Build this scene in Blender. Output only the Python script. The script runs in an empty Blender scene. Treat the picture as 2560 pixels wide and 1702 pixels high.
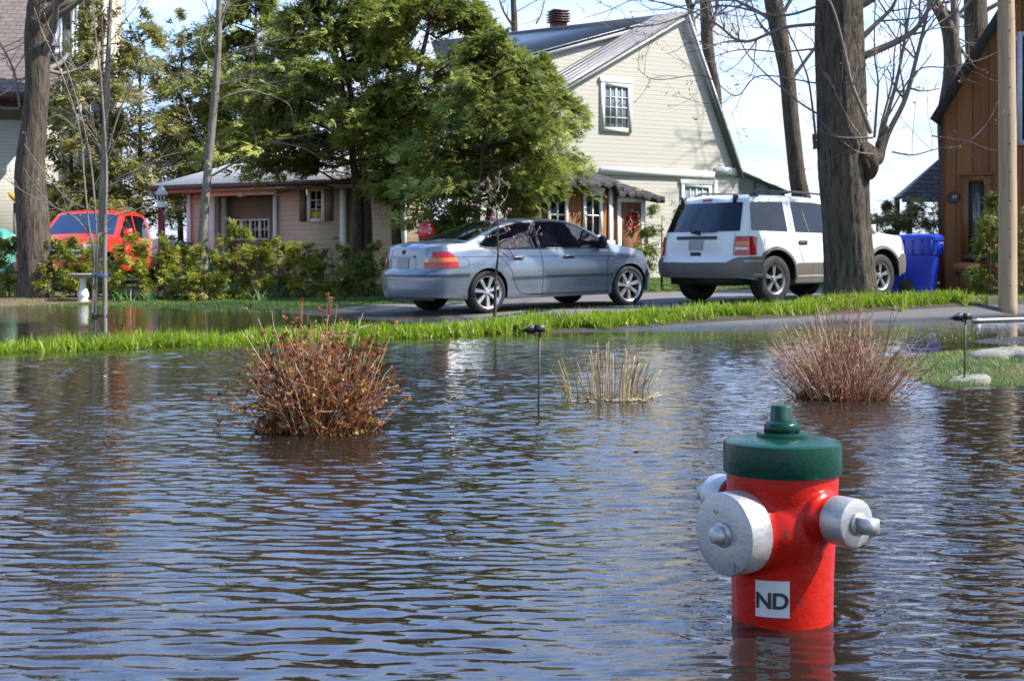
import bpy, math, random
import numpy as np
from math import radians as R, sin, cos, pi, sqrt
random.seed(7); rng = np.random.default_rng(11)
scene = bpy.context.scene; COL = scene.collection
# ---------------------------------------------------------------- camera, sky, sun, exposure
F = 3450.0; HZ = 645.0; CX = 1280.0; EYE = 0.87      # focal length in photo pixels, horizon row, centre column, eye height
cam_d = bpy.data.cameras.new('camera'); cam = bpy.data.objects.new('camera', cam_d); COL.objects.link(cam)
cam.location = (0, 0, EYE); cam.rotation_euler = (R(90), 0, 0)
cam_d.sensor_width = 36; cam_d.lens = 36 * F / 2560; cam_d.shift_y = -(851 - HZ) / 2560
cam_d.clip_start = 0.05; cam_d.clip_end = 6000
cam_d.dof.use_dof = True; cam_d.dof.focus_distance = 4.6; cam_d.dof.aperture_fstop = 16
scene.camera = cam
SUN_AZ, SUN_EL = -9.0, 49.0
sd = bpy.data.lights.new('sun', 'SUN'); sun = bpy.data.objects.new('sun', sd); COL.objects.link(sun)
sd.energy = 4.9; sd.angle = R(0.55); sd.color = (1.0, 0.955, 0.88)
sun.rotation_euler = (0, R(90 - SUN_EL), R(SUN_AZ)); sun.location = (20, -10, 30)
world = bpy.data.worlds.new('World'); scene.world = world; world.use_nodes = True
scene.view_settings.view_transform = 'Standard'; scene.view_settings.look = 'None'
scene.view_settings.gamma = 1; scene.view_settings.exposure = 0.78
scene.cycles.max_bounces = 8; scene.cycles.transparent_max_bounces = 12
scene.cycles.sample_clamp_indirect = 6; scene.cycles.caustics_reflective = False; scene.cycles.caustics_refractive = False

class NT:
    def __init__(s, tree): s.t = tree; tree.nodes.clear()
    def n(s, typ, **kw):
        nd = s.t.nodes.new(typ)
        for k, v in kw.items():
            if k.startswith('i_'):
                key = k[2:]; key = int(key) if key.isdigit() else key.replace('_', ' ')
                if isinstance(v, bpy.types.NodeSocket): s.t.links.new(v, nd.inputs[key])
                else: nd.inputs[key].default_value = v
            else: setattr(nd, k, v)
        return nd
    def l(s, a, b): s.t.links.new(a, b)
    def math(s, op, a, b=None, c=None, clamp=False):
        nd = s.t.nodes.new('ShaderNodeMath'); nd.operation = op; nd.use_clamp = clamp
        for i, v in enumerate((a, b, c)):
            if v is None: continue
            if isinstance(v, bpy.types.NodeSocket): s.t.links.new(v, nd.inputs[i])
            else: nd.inputs[i].default_value = v
        return nd.outputs[0]
    def ramp(s, fac, stops, interp='LINEAR'):
        nd = s.t.nodes.new('ShaderNodeValToRGB'); cr = nd.color_ramp; cr.interpolation = interp
        while len(cr.elements) < len(stops): cr.elements.new(0.5)
        for e, (p, c) in zip(cr.elements, stops):
            e.position = p; e.color = tuple(c) + (1,) if len(c) == 3 else c
        s.l(fac, nd.inputs[0]); return nd.outputs[0]
    def mix(s, fac, a, b, typ='MIX'):
        nd = s.t.nodes.new('ShaderNodeMix'); nd.data_type = 'RGBA'; nd.blend_type = typ
        for i, v in ((0, fac), (6, a), (7, b)):
            if isinstance(v, bpy.types.NodeSocket): s.t.links.new(v, nd.inputs[i])
            else: nd.inputs[i].default_value = (tuple(v) + (1,)) if isinstance(v, tuple) and len(v) == 3 else v
        return nd.outputs[2]
    def noise(s, vec, scale, detail=3, rough=0.5, dist=0.0):
        nd = s.n('ShaderNodeTexNoise'); nd.inputs['Scale'].default_value = scale
        nd.inputs['Detail'].default_value = detail; nd.inputs['Roughness'].default_value = rough
        nd.inputs['Distortion'].default_value = dist
        if vec is not None: s.l(vec, nd.inputs['Vector'])
        return nd.outputs['Fac']
    def mapping(s, vec, scale=(1, 1, 1), rot=(0, 0, 0), loc=(0, 0, 0)):
        nd = s.n('ShaderNodeMapping'); s.l(vec, nd.inputs['Vector'])
        nd.inputs['Scale'].default_value = scale; nd.inputs['Rotation'].default_value = rot; nd.inputs['Location'].default_value = loc
        return nd.outputs[0]

def make_world():
    t = NT(world.node_tree)
    sky = t.n('ShaderNodeTexSky', sky_type='NISHITA', sun_disc=False, sun_elevation=R(SUN_EL), sun_rotation=R(90 - SUN_AZ))
    sky.air_density = 1.15; sky.dust_density = 0.9; sky.ozone_density = 2.5
    tc = t.n('ShaderNodeTexCoord'); sep = t.n('ShaderNodeSeparateXYZ', i_0=tc.outputs['Generated'])
    up = t.math('MAXIMUM', sep.outputs[2], 0.0)
    # clouds live on a flat layer overhead: project the view direction onto it
    k = t.math('DIVIDE', 1.0, t.math('ADD', up, 0.13))
    cv = t.n('ShaderNodeCombineXYZ', i_0=t.math('MULTIPLY', sep.outputs[0], k), i_1=t.math('MULTIPLY', sep.outputs[1], k))
    n1 = t.noise(t.mapping(cv.outputs[0], (0.9, 1.35, 1), loc=(2.3, 0.7, 0)), 1.15, 7, 0.58, 0.3)
    low = t.math('SUBTRACT', 1.0, t.math('MULTIPLY', up, 2.3))
    fac = t.ramp(t.math('ADD', n1, t.math('MULTIPLY', low, 0.16)), [(0.475, (0.0, 0.0, 0.0)), (0.66, (1, 1, 1))])
    grey = t.noise(t.mapping(cv.outputs[0], (1, 1, 1), loc=(9, 4, 0)), 2.2, 4, 0.5)
    cc = t.mix(t.ramp(grey, [(0.35, (0, 0, 0)), (0.7, (1, 1, 1))]), (3.2, 3.75, 4.8), (4.9, 5.05, 5.4))
    hs = t.n('ShaderNodeHueSaturation'); hs.inputs['Saturation'].default_value = 1.22; hs.inputs['Value'].default_value = 0.95; t.l(sky.outputs[0], hs.inputs['Color'])
    # bright blue added over the front half of the sky to lift water reflections
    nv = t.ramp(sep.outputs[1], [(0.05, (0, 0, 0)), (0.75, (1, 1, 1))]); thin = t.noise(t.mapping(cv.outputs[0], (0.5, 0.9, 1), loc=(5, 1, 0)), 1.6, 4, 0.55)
    sky_boost = t.math('MULTIPLY', nv, t.math('ADD', 0.52, t.math('MULTIPLY', thin, 0.6)), clamp=True)
    base = t.mix(sky_boost, hs.outputs[0], (3.4, 5.6, 10.8))
    base = t.mix(t.math('SUBTRACT', 1.0, t.math('MULTIPLY', up, 6.5), clamp=True), base, (4.3, 4.9, 5.8))
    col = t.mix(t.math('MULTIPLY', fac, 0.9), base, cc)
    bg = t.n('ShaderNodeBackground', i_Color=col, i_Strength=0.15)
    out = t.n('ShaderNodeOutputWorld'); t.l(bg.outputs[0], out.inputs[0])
make_world()

# ---------------------------------------------------------------- mesh helpers
class MB:
    def __init__(s): s.v = []; s.f = []; s.t = []; s.n = 0; s.mi = []
    def add(s, v, f, tint=0.5, mi=0):
        v = np.asarray(v, float).reshape(-1, 3); f = np.asarray(f, int)
        if f.ndim == 1: f = f.reshape(1, -1)
        s.v.append(v); s.f.append(f + s.n); s.n += len(v)
        s.t.append(np.full(len(v), tint, float) if np.isscalar(tint) else np.asarray(tint, float)); s.mi.append(np.full(len(f), mi, int))
        return s
    def poly(s, pts, mi=0, tint=0.5): return s.add(pts, np.arange(len(pts)), tint, mi)
    def box(s, c, size, M=None, mi=0, tint=0.5, taper=1.0):
        x, y, z = [a / 2 for a in size]
        v = np.array([(-x, -y, -z), (x, -y, -z), (x, y, -z), (-x, y, -z), (-x, -y, z), (x, -y, z), (x, y, z), (-x, y, z)], float)
        v[4:, :2] *= taper
        if M is not None: v = v @ np.asarray(M).T
        return s.add(v + np.asarray(c, float), [(0, 3, 2, 1), (4, 5, 6, 7), (0, 1, 5, 4), (1, 2, 6, 5), (2, 3, 7, 6), (3, 0, 4, 7)], tint, mi)
    def box8(s, v, mi=0, tint=0.5):
        return s.add(v, [(0, 3, 2, 1), (4, 5, 6, 7), (0, 1, 5, 4), (1, 2, 6, 5), (2, 3, 7, 6), (3, 0, 4, 7)], tint, mi)
    def grid(s, P, mi=0, tint=0.5, flip=False, closeu=False):
        P = np.asarray(P, float); a, b = P.shape[:2]
        i = np.arange(a if closeu else a - 1)[:, None]; j = np.arange(b - 1)[None, :]
        i2 = (i + 1) % a
        q = np.stack([i * b + j, i2 * b + j, i2 * b + j + 1, i * b + j + 1], -1).reshape(-1, 4)
        if flip: q = q[:, ::-1]
        return s.add(P.reshape(-1, 3), q, tint if np.isscalar(tint) else np.asarray(tint).reshape(-1), mi)
    def tube(s, pts, rad, sides=6, tint=0.5, mi=0, cap=True):
        pts = np.asarray(pts, float); n = len(pts); rad = np.broadcast_to(np.asarray(rad, float), (n,))
        d = np.gradient(pts, axis=0); d /= np.linalg.norm(d, axis=1)[:, None] + 1e-9
        ref = np.array([0, 0, 1.0]) if abs(d[0, 2]) < 0.9 else np.array([1.0, 0, 0])
        u = np.cross(d, ref); u /= np.linalg.norm(u, axis=1)[:, None] + 1e-9; w = np.cross(d, u)
        a = np.arange(sides) * 2 * pi / sides
        ring = pts[:, None] + rad[:, None, None] * (np.cos(a)[None, :, None] * u[:, None] + np.sin(a)[None, :, None] * w[:, None])
        i = np.arange(n - 1)[:, None]; j = np.arange(sides)[None]
        q = np.stack([i * sides + j, i * sides + (j + 1) % sides, (i + 1) * sides + (j + 1) % sides, (i + 1) * sides + j], -1).reshape(-1, 4)
        s.add(ring.reshape(-1, 3), q, tint, mi)
        if cap and sides > 3:
            s.f.append(np.arange(sides)[None] + s.n - sides); s.mi.append(np.array([mi]))
            s.f.append(np.arange(sides)[None, ::-1] + s.n - n * sides); s.mi.append(np.array([mi]))
        return s
    def lathe(s, prof, seg=48, M=None, c=(0, 0, 0), mi=0, tint=0.5):
        # prof: list of (radius, height); axis +Z, then M and c
        a = np.arange(seg) * 2 * pi / seg; prof = np.asarray(prof, float)
        P = np.stack([np.cos(a)[:, None] * prof[None, :, 0], np.sin(a)[:, None] * prof[None, :, 0], np.broadcast_to(prof[None, :, 1], (seg, len(prof)))], -1)
        if M is not None: P = P @ np.asarray(M).T
        return s.grid(P + np.asarray(c, float), mi, tint, closeu=True)
    def build(s, name, mat, parent=None, smooth=False, origin=None, auto=None):
        V = np.concatenate(s.v) if s.v else np.zeros((0, 3))
        if origin is not None: V = V - np.asarray(origin, float)
        elif parent is not None and parent.get('_org') is not None: V = V - np.array(parent['_org'])
        me = bpy.data.meshes.new(name)
        me.vertices.add(len(V)); me.vertices.foreach_set('co', V.astype(np.float32).ravel())
        loops = np.concatenate([f.ravel() for f in s.f]); tot = np.concatenate([np.full(len(f), f.shape[1]) for f in s.f])
        st = np.concatenate([[0], np.cumsum(tot)[:-1]])
        me.loops.add(len(loops)); me.loops.foreach_set('vertex_index', loops.astype(np.int32))
        me.polygons.add(len(tot)); me.polygons.foreach_set('loop_start', st.astype(np.int32)); me.polygons.foreach_set('loop_total', tot.astype(np.int32))
        me.polygons.foreach_set('material_index', np.concatenate(s.mi).astype(np.int32))
        if smooth: me.polygons.foreach_set('use_smooth', np.ones(len(tot), bool))
        at = me.attributes.new('tint', 'FLOAT', 'POINT'); at.data.foreach_set('value', np.concatenate(s.t).astype(np.float32))
        for m in (mat if isinstance(mat, (list, tuple)) else [mat]): me.materials.append(m)
        me.update(); me.validate()
        if auto is not None:
            me.set_sharp_from_angle(angle=R(auto))
        o = bpy.data.objects.new(name, me); COL.objects.link(o)
        if parent is not None:
            o.parent = parent
            if parent.get('_org') is not None: o['_org'] = list(parent['_org'])
        if origin is not None and parent is None: o.location = origin
        return o

def each(mb, name, mat, parent=None, smooth=False, pieces=1, **k):
    # one mesh per shape added to mb (pieces: how many consecutive adds make one shape)
    out = []; base = 0; bases = []
    for v in mb.v: bases.append(base); base += len(v)
    ok = len(mb.v) == len(mb.f)
    if not ok: return [mb.build(name, mat, parent, smooth, **k)]
    for i in range(0, len(mb.v), pieces):
        m = MB()
        for j in range(i, min(i + pieces, len(mb.v))): m.add(mb.v[j], mb.f[j] - bases[j], mb.t[j])
        out.append(m.build(name, mat, parent, smooth, **k))
    return out
def thing(name, label, cat, loc=(0, 0, 0), rz=0.0, group=None, world=True):
    o = bpy.data.objects.new(name, None); COL.objects.link(o); o.empty_display_size = 0.2
    o.location = loc; o.rotation_euler = (0, 0, rz); o['label'] = label; o['category'] = cat
    if group: o['group'] = group
    if world: o['_org'] = list(loc)
    return o
def tag(o, label, cat, group=None, kind=None):
    if label: o['label'] = label
    if cat: o['category'] = cat
    if group: o['group'] = group
    if kind: o['kind'] = kind
    return o
def copy_tree(o, parent=None):
    kids = [c for c in bpy.data.objects if c.parent == o]
    c = o.copy(); COL.objects.link(c); c.parent = parent
    for k in kids: copy_tree(k, c)
    return c
def W(px, py, D): return np.array([(px - CX) / F * D, D, EYE + (HZ - py) / F * D])
def rotz(a): return np.array([[cos(a), -sin(a), 0], [sin(a), cos(a), 0], [0, 0, 1]])
def axis_m(d):
    d = np.asarray(d, float); d = d / np.linalg.norm(d)
    r = np.array([0, 0, 1.0]) if abs(d[2]) < 0.9 else np.array([1.0, 0, 0])
    u = np.cross(r, d); u /= np.linalg.norm(u); w = np.cross(d, u)
    return np.stack([u, w, d], 1)
def spline(pts, n=8):
    P = np.asarray(pts, float); m = len(P)
    if m < 3: return np.stack([P[0] + (P[-1] - P[0]) * t for t in np.linspace(0, 1, n)])
    E = np.vstack([2 * P[0] - P[1], P, 2 * P[-1] - P[-2]]); out = []
    for i in range(m - 1):
        a, b, c, d = E[i:i + 4]
        for t in np.linspace(0, 1, n, endpoint=False):
            out.append(0.5 * ((2 * b) + (c - a) * t + (2 * a - 5 * b + 4 * c - d) * t * t + (3 * b - a - 3 * c + d) * t ** 3))
    out.append(P[-1]); return np.array(out)
def interp(x, tab):
    tab = np.asarray(tab, float); return np.interp(x, tab[:, 0], tab[:, 1])
def sstep(x, a, b):
    t = np.clip((x - a) / (b - a), 0, 1); return t * t * (3 - 2 * t)
def vnoise(x, y, s, seed=0):
    # smooth value noise on arrays
    r = np.random.default_rng(seed).random((64, 64)); X = np.asarray(x) * s + 1000.3; Y = np.asarray(y) * s + 1000.7
    i = np.floor(X).astype(int); j = np.floor(Y).astype(int); fx = X - i; fy = Y - j
    fx = fx * fx * (3 - 2 * fx); fy = fy * fy * (3 - 2 * fy); g = lambda a, b: r[a % 64, b % 64]
    return (g(i, j) * (1 - fx) + g(i + 1, j) * fx) * (1 - fy) + (g(i, j + 1) * (1 - fx) + g(i + 1, j + 1) * fx) * fy - 0.5

# ---------------------------------------------------------------- materials
def newmat(name):
    m = bpy.data.materials.new(name); m.use_nodes = True; return m, NT(m.node_tree)
def finish(t, bsdf, bump=None, dist=0.01, strength=1.0):
    if bump is not None:
        b = t.n('ShaderNodeBump'); b.inputs['Distance'].default_value = dist; b.inputs['Strength'].default_value = strength
        t.l(bump, b.inputs['Height']); t.l(b.outputs[0], bsdf.inputs['Normal'])
    o = t.n('ShaderNodeOutputMaterial'); t.l(bsdf.outputs[0], o.inputs[0])
MATS = {}
def plain(name, col, rough=0.5, metal=0.0, vary=0.12, scale=8.0, bump=0.0, spec=0.5, coat=0.0, coord='Object'):
    if name in MATS: return MATS[name]
    m, t = newmat(name); tc = t.n('ShaderNodeTexCoord'); v = tc.outputs[coord]
    n = t.noise(v, scale, 5, 0.6)
    k = t.ramp(n, [(0.25, tuple(c * (1 - vary) for c in col)), (0.75, tuple(min(1, c * (1 + vary)) for c in col))])
    b = t.n('ShaderNodeBsdfPrincipled', i_Base_Color=k, i_Metallic=metal)
    b.inputs['Specular IOR Level'].default_value = spec; b.inputs['Coat Weight'].default_value = coat; b.inputs['Coat Roughness'].default_value = 0.04
    rr = t.math('ADD', t.math('MULTIPLY', t.noise(v, scale * 2.3, 3), 0.16), rough - 0.08, clamp=True); t.l(rr, b.inputs['Roughness'])
    finish(t, b, t.noise(v, scale * 6, 4) if bump else None, bump or 0.01); MATS[name] = m; return m
def leafmat(name, stops, trans=0.35, rough=0.55, nscale=1.2):
    m, t = newmat(name); at = t.n('ShaderNodeAttribute', attribute_name='tint'); tc = t.n('ShaderNodeTexCoord')
    f = t.math('ADD', at.outputs['Fac'], t.math('MULTIPLY', t.math('SUBTRACT', t.noise(tc.outputs['Object'], nscale, 3), 0.5), 0.5), clamp=True)
    c = t.ramp(f, stops)
    b = t.n('ShaderNodeBsdfPrincipled', i_Base_Color=c, i_Roughness=rough); b.inputs['Specular IOR Level'].default_value = 0.35
    tr = t.n('ShaderNodeBsdfTranslucent', i_Color=c); mx = t.n('ShaderNodeMixShader', i_0=trans); t.l(b.outputs[0], mx.inputs[1]); t.l(tr.outputs[0], mx.inputs[2])
    o = t.n('ShaderNodeOutputMaterial'); t.l(mx.outputs[0], o.inputs[0]); return m
def barkmat(name, dark, light, sc=1.0, bump=0.02):
    m, t = newmat(name); tc = t.n('ShaderNodeTexCoord'); v = tc.outputs['Object']
    n1 = t.noise(t.mapping(v, (9 * sc, 9 * sc, 1.6 * sc)), 1.6, 8, 0.62, 0.6)
    n2 = t.noise(v, 1.3 * sc, 4, 0.55); n3 = t.noise(t.mapping(v, (30 * sc, 30 * sc, 6 * sc)), 1.0, 4, 0.6)
    c = t.mix(t.math('MULTIPLY', n2, 0.6), t.ramp(n1, [(0.36, dark), (0.47, tuple((a + b) / 2 for a, b in zip(dark, light))), (0.62, light)]), tuple(x * 0.8 for x in light))
    b = t.n('ShaderNodeBsdfPrincipled', i_Base_Color=c, i_Roughness=0.85); b.inputs['Specular IOR Level'].default_value = 0.2
    finish(t, b, t.math('ADD', n1, t.math('MULTIPLY', n3, 0.3)), bump); return m
def siding(name, col, pitch=0.1, vertical=False, depth=0.012, vary=0.08, wood=False, line=0.55):
    # lap boards: saw-tooth height over the board pitch
    m, t = newmat(name); tc = t.n('ShaderNodeTexCoord'); v = tc.outputs['Object']; sep = t.n('ShaderNodeSeparateXYZ', i_0=v)
    if vertical:
        src = t.math('ADD', t.math('MULTIPLY', sep.outputs[0], 0.81), t.math('MULTIPLY', sep.outputs[1], 0.59))
    else: src = sep.outputs[2]
    q = t.math('DIVIDE', src, pitch); fr = t.math('FRACT', q); fl = t.math('FLOOR', q)
    wn = t.n('ShaderNodeTexWhiteNoise', noise_dimensions='1D'); t.l(fl, wn.inputs['W'])
    grain = t.noise(t.mapping(v, (18, 18, 1.5) if vertical else (2, 2, 30)), 1.0, 5, 0.6)
    big = t.noise(v, 0.8, 4)
    val = t.math('ADD', t.math('MULTIPLY', wn.outputs['Value'], vary), t.math('ADD', t.math('MULTIPLY', grain, vary * (2.2 if wood else 0.5)), t.math('MULTIPLY', big, vary * 1.2)))
    c = t.mix(val, col, tuple(x * 0.45 for x in col))
    ln = t.ramp(fr, [(0.0, (line,) * 3), (0.06, (1, 1, 1)), (0.97, (1, 1, 1)), (1.0, (line,) * 3)])
    c = t.mix(1.0, c, ln, 'MULTIPLY')
    b = t.n('ShaderNodeBsdfPrincipled', i_Base_Color=c, i_Roughness=0.6 if not wood else 0.7)
    h = t.math('SUBTRACT', 1.0, fr) if not vertical else t.math('MULTIPLY', t.math('PINGPONG', fr, 0.5), 2.0)
    if vertical: h = t.math('MINIMUM', t.math('MULTIPLY', h, 8.0), 1.0)
    finish(t, b, h, depth); MATS[name] = m; return m
def glassmat(name, tint=(0.02, 0.03, 0.04), rough=0.03, see=0.0, spec=0.9):
    m, t = newmat(name); tc = t.n('ShaderNodeTexCoord')
    b = t.n('ShaderNodeBsdfPrincipled', i_Base_Color=tint + (1,), i_Roughness=rough); b.inputs['Specular IOR Level'].default_value = spec; b.inputs['IOR'].default_value = 1.5
    bp = t.n('ShaderNodeBump'); bp.inputs['Distance'].default_value = 0.004; t.l(t.noise(tc.outputs['Object'], 1.5, 2), bp.inputs['Height']); t.l(bp.outputs[0], b.inputs['Normal'])
    if see > 0:
        tr = t.n('ShaderNodeBsdfTransparent'); tr.inputs[0].default_value = (0.75, 0.85, 0.8, 1); mx = t.n('ShaderNodeMixShader', i_0=see); t.l(b.outputs[0], mx.inputs[1]); t.l(tr.outputs[0], mx.inputs[2]); src = mx
    else: src = b
    o = t.n('ShaderNodeOutputMaterial'); t.l(src.outputs[0], o.inputs[0]); return m
def shingle(name, c1, c2, row=0.14, wide=0.3, bump=0.015):
    m, t = newmat(name); tc = t.n('ShaderNodeTexCoord'); v = tc.outputs['Object']; sep = t.n('ShaderNodeSeparateXYZ', i_0=v)
    cv = t.n('ShaderNodeCombineXYZ', i_0=sep.outputs[0], i_1=t.math('MULTIPLY', sep.outputs[2], 1.0))
    br = t.n('ShaderNodeTexBrick', i_Vector=cv.outputs[0]); br.inputs['Scale'].default_value = 1; br.inputs['Brick Width'].default_value = wide; br.inputs['Row Height'].default_value = row
    br.inputs['Mortar Size'].default_value = 0.012; br.inputs['Color1'].default_value = c1 + (1,); br.inputs['Color2'].default_value = c2 + (1,); br.inputs['Mortar'].default_value = tuple(x * .45 for x in c1) + (1,)
    c = t.mix(t.math('MULTIPLY', t.noise(v, 3, 5), 0.5), br.outputs[0], tuple(x * 0.6 for x in c2))
    b = t.n('ShaderNodeBsdfPrincipled', i_Base_Color=c, i_Roughness=0.85); finish(t, b, br.outputs['Fac'], -bump); return m
M_white = plain('white_trim', (0.76, 0.76, 0.74), 0.5, vary=0.05)
M_dark = plain('dark_metal', (0.012, 0.012, 0.014), 0.45, vary=0.3)
M_black = plain('black_plastic', (0.014, 0.014, 0.015), 0.5, vary=0.3)
M_rubber = plain('rubber', (0.022, 0.021, 0.022), 0.75, vary=0.25, scale=20)
M_glass = glassmat('window_glass', (0.03, 0.045, 0.05))
M_dglass = glassmat('tinted_glass', (0.006, 0.007, 0.012), 0.02, spec=0.8)
M_bark = barkmat('bark_grey', (0.018, 0.013, 0.010), (0.15, 0.12, 0.095), 1.2, 0.04)
M_bark2 = barkmat('bark_smooth', (0.10, 0.085, 0.07), (0.30, 0.27, 0.23), 2.0, 0.006)
M_barkd = barkmat('bark_cedar', (0.03, 0.02, 0.016), (0.13, 0.085, 0.06), 1.6, 0.015)
M_twig = plain('twig_grey', (0.19, 0.16, 0.135), 0.7, vary=0.3, scale=30)
# ---------------------------------------------------------------- terrain
UX, UY = 0.812, 0.583
def uv(x, y): return (x + 4.75) * UX + (y - 12.8) * UY, -(x + 4.75) * UY + (y - 12.8) * UX
def xy(u, v): return -4.75 + u * UX - v * UY, 12.8 + u * UY + v * UX
G1 = [(-30, -.35), (-10, -.16), (0, -.09), (3.5, -.045), (5.5, -.022), (6.8, .005), (8, .055), (10.65, .11), (12.3, .165), (15, .19), (25, .22), (60, .25)]
TR = [(-30, -.4), (-6, -.26), (0, -.2), (4, -.09), (7, -.035), (9, -.030), (12.5, -.022), (14.8, .0), (17, .08), (30, .2)]
def ground_z(x, y):
    x = np.asarray(x, float); y = np.asarray(y, float); u, v = uv(x, y)
    g = interp(u, G1)
    far = g + .006 * np.clip(v - 7.5, 0, 5) + .11 * sstep(v, 12.0, 14.2) + .05 * sstep(v, 15, 30)
    far = far + 0.03 * np.exp(-(v / .42) ** 2) * sstep(-u, -15.2, -14.2) + .02 * np.exp(-((v - 1.0) / .6) ** 2)
    tr = interp(u, TR) + .034 * np.exp(-((v + 4.4) / .8) ** 2) * sstep(u, 7.2, 9.2)
    k = sstep(-v, .2, 1.1); z = far * (1 - k) + tr * k
    k2 = sstep(-v, 5.3, 7.0); deep = -.30 - .12 * sstep(-v, 8, 12)
    z = z * (1 - k2) + deep * k2
    wob = .25 * vnoise(x, y, 1.7, 3)
    s = np.minimum(np.minimum(x - 3.0 + wob, y - 9.42 + wob), (-v - 5.4 + wob))
    isl = np.where(s > 0, np.minimum(.075, s * .15), s * .5)
    z = np.where(k2 > 0, np.maximum(z, isl), np.maximum(z, np.minimum(isl, .02)))
    z = z + .012 * vnoise(x, y, .9, 1) + .006 * vnoise(x, y, 3.1, 2) + 0.0015 * vnoise(x, y, 11, 5)
    return z
def gz(x, y): return float(ground_z(x, y))

xs = np.concatenate([[-3000, -1200, -500, -200, -100, -60, -40, -30, -24, -20, -17], np.arange(-15, 12.01, .07), [14, 17, 20, 24, 30, 40, 60, 100, 200, 500, 1200, 3000]])
ys = np.concatenate([[-3000, -800, -200, -60, -25, -12, -6, -3, -1, 0.5, 1.5], np.arange(2.2, 30, .085), [30.5, 31, 32, 33, 35, 38, 42, 47, 53, 60, 75, 100, 150, 300, 800, 3000]])
X, Y = np.meshgrid(xs, ys, indexing='ij'); Z = ground_z(X, Y)
def ground_material():
    m, t = newmat('ground_soil_grass'); tc = t.n('ShaderNodeTexCoord'); v = tc.outputs['Object']; at = t.n('ShaderNodeAttribute', attribute_name='tint')
    n1 = t.noise(v, 1.3, 6, .6); n2 = t.noise(v, 22, 5, .65); n3 = t.noise(v, 90, 3)
    grass = t.mix(n2, t.ramp(n1, [(.3, (.045, .085, .018)), (.7, (.09, .14, .03))]), (.035, .07, .014))
    litter = t.mix(t.ramp(n2, [(.42, (0, 0, 0)), (.58, (1, 1, 1))]), (.10, .062, .04), (.30, .20, .14))
    mud = t.mix(n2, (.05, .04, .028), (.10, .08, .055))
    a = at.outputs['Fac']
    c = t.mix(t.ramp(t.math('ADD', a, t.math('MULTIPLY', t.math('SUBTRACT', n1, .5), .35)), [(.22, (0, 0, 0)), (.32, (1, 1, 1))]), mud, litter)
    c = t.mix(t.ramp(t.math('ADD', a, t.math('MULTIPLY', t.math('SUBTRACT', n1, .5), .25)), [(.62, (0, 0, 0)), (.72, (1, 1, 1))]), c, grass)
    b = t.n('ShaderNodeBsdfPrincipled', i_Base_Color=c, i_Roughness=.85); b.inputs['Specular IOR Level'].default_value = .25
    finish(t, b, t.math('ADD', n2, n3), .02); return m
u_, v_ = uv(X, Y)
zone = np.full(X.shape, .95)                                    # 0.95 grass, 0.45 leaf litter, 0.05 mud
zone = np.where(Z < -.035, .05, zone)
zone = np.where((v_ > 12.6 + 1.2 * sstep(u_, 4.5, 7)) & (v_ < 17) & (u_ < 9), .45, zone)     # litter under the hedge
zone = np.where((u_ > 16.3) & (v_ < 8) & (v_ > 1.5), .45, zone)
zone = np.where((v_ < -5.2) & (Z > -.03), .74 + .45 * vnoise(X, Y, 2.5, 9), zone)
zone = np.where((v_ < -.12) & (v_ > -1.6) & (u_ < 16), .08, zone)
mb = MB(); mb.grid(np.stack([X, Y, Z], -1), tint=zone)
g = mb.build('ground', ground_material(), smooth=True); tag(g, None, None, kind='structure')
GROUND = g

def asphalt_material(name, base, wet=.5):
    m, t = newmat(name); tc = t.n('ShaderNodeTexCoord'); v = tc.outputs['Object']; sep = t.n('ShaderNodeSeparateXYZ', i_0=v)
    n1 = t.noise(v, .8, 6, .6); n2 = t.noise(v, 60, 4, .7); n3 = t.noise(v, 260, 2)
    dry = t.mix(n2, tuple(c * 1.35 for c in base), tuple(c * .75 for c in base)); dry = t.mix(t.math('MULTIPLY', n1, .5), dry, tuple(c * 1.6 for c in base))
    hgt = t.math('ADD', sep.outputs[2], t.math('MULTIPLY', t.math('SUBTRACT', n1, .5), .05))
    w = t.ramp(t.math('MULTIPLY', hgt, 10.0), [(.12, (1, 1, 1)), (.65, (0, 0, 0))])        # damp near the waterline
    c = t.mix(w, dry, tuple(c * .5 for c in base))
    b = t.n('ShaderNodeBsdfPrincipled', i_Base_Color=c); t.l(t.math('SUBTRACT', .85, t.math('MULTIPLY', w, .62)), b.inputs['Roughness'])
    finish(t, b, t.math('ADD', t.math('MULTIPLY', n2, .5), t.math('MULTIPLY', n3, .5)), .006); return m
M_asph = asphalt_material('asphalt', (.085, .08, .078))
M_asph2 = asphalt_material('asphalt_far', (.13, .12, .115))
def drive(name, us, vs, mat, dz, edge=.12):
    U, V = np.meshgrid(us, vs, indexing='ij')
    wob = edge * vnoise(U, V * 0, 1.1, 21); V2 = V + wob * np.where(np.abs(V - vs[0]) < .01, 1, 0) + wob * np.where(np.abs(V - vs[-1]) < .01, 1, 0)
    x, y = xy(U, V2); z = ground_z(x, y) + dz
    z[:, 0] -= .03; z[:, -1] -= .03
    mb = MB(); mb.grid(np.stack([x, y, z], -1)); o = mb.build(name, mat, smooth=True); return tag(o, None, None, kind='structure')
drive('driveway', np.arange(-8, 40, .1), np.concatenate([[-5.25], np.arange(-5.2, -.42, .1), [-.3]]), M_asph, .006)
drive('neighbour_driveway', np.arange(-8, 17.5, .12), np.concatenate([[1.5], np.arange(1.6, 7.3, .12), [7.4]]), M_asph2, .008)

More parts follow.
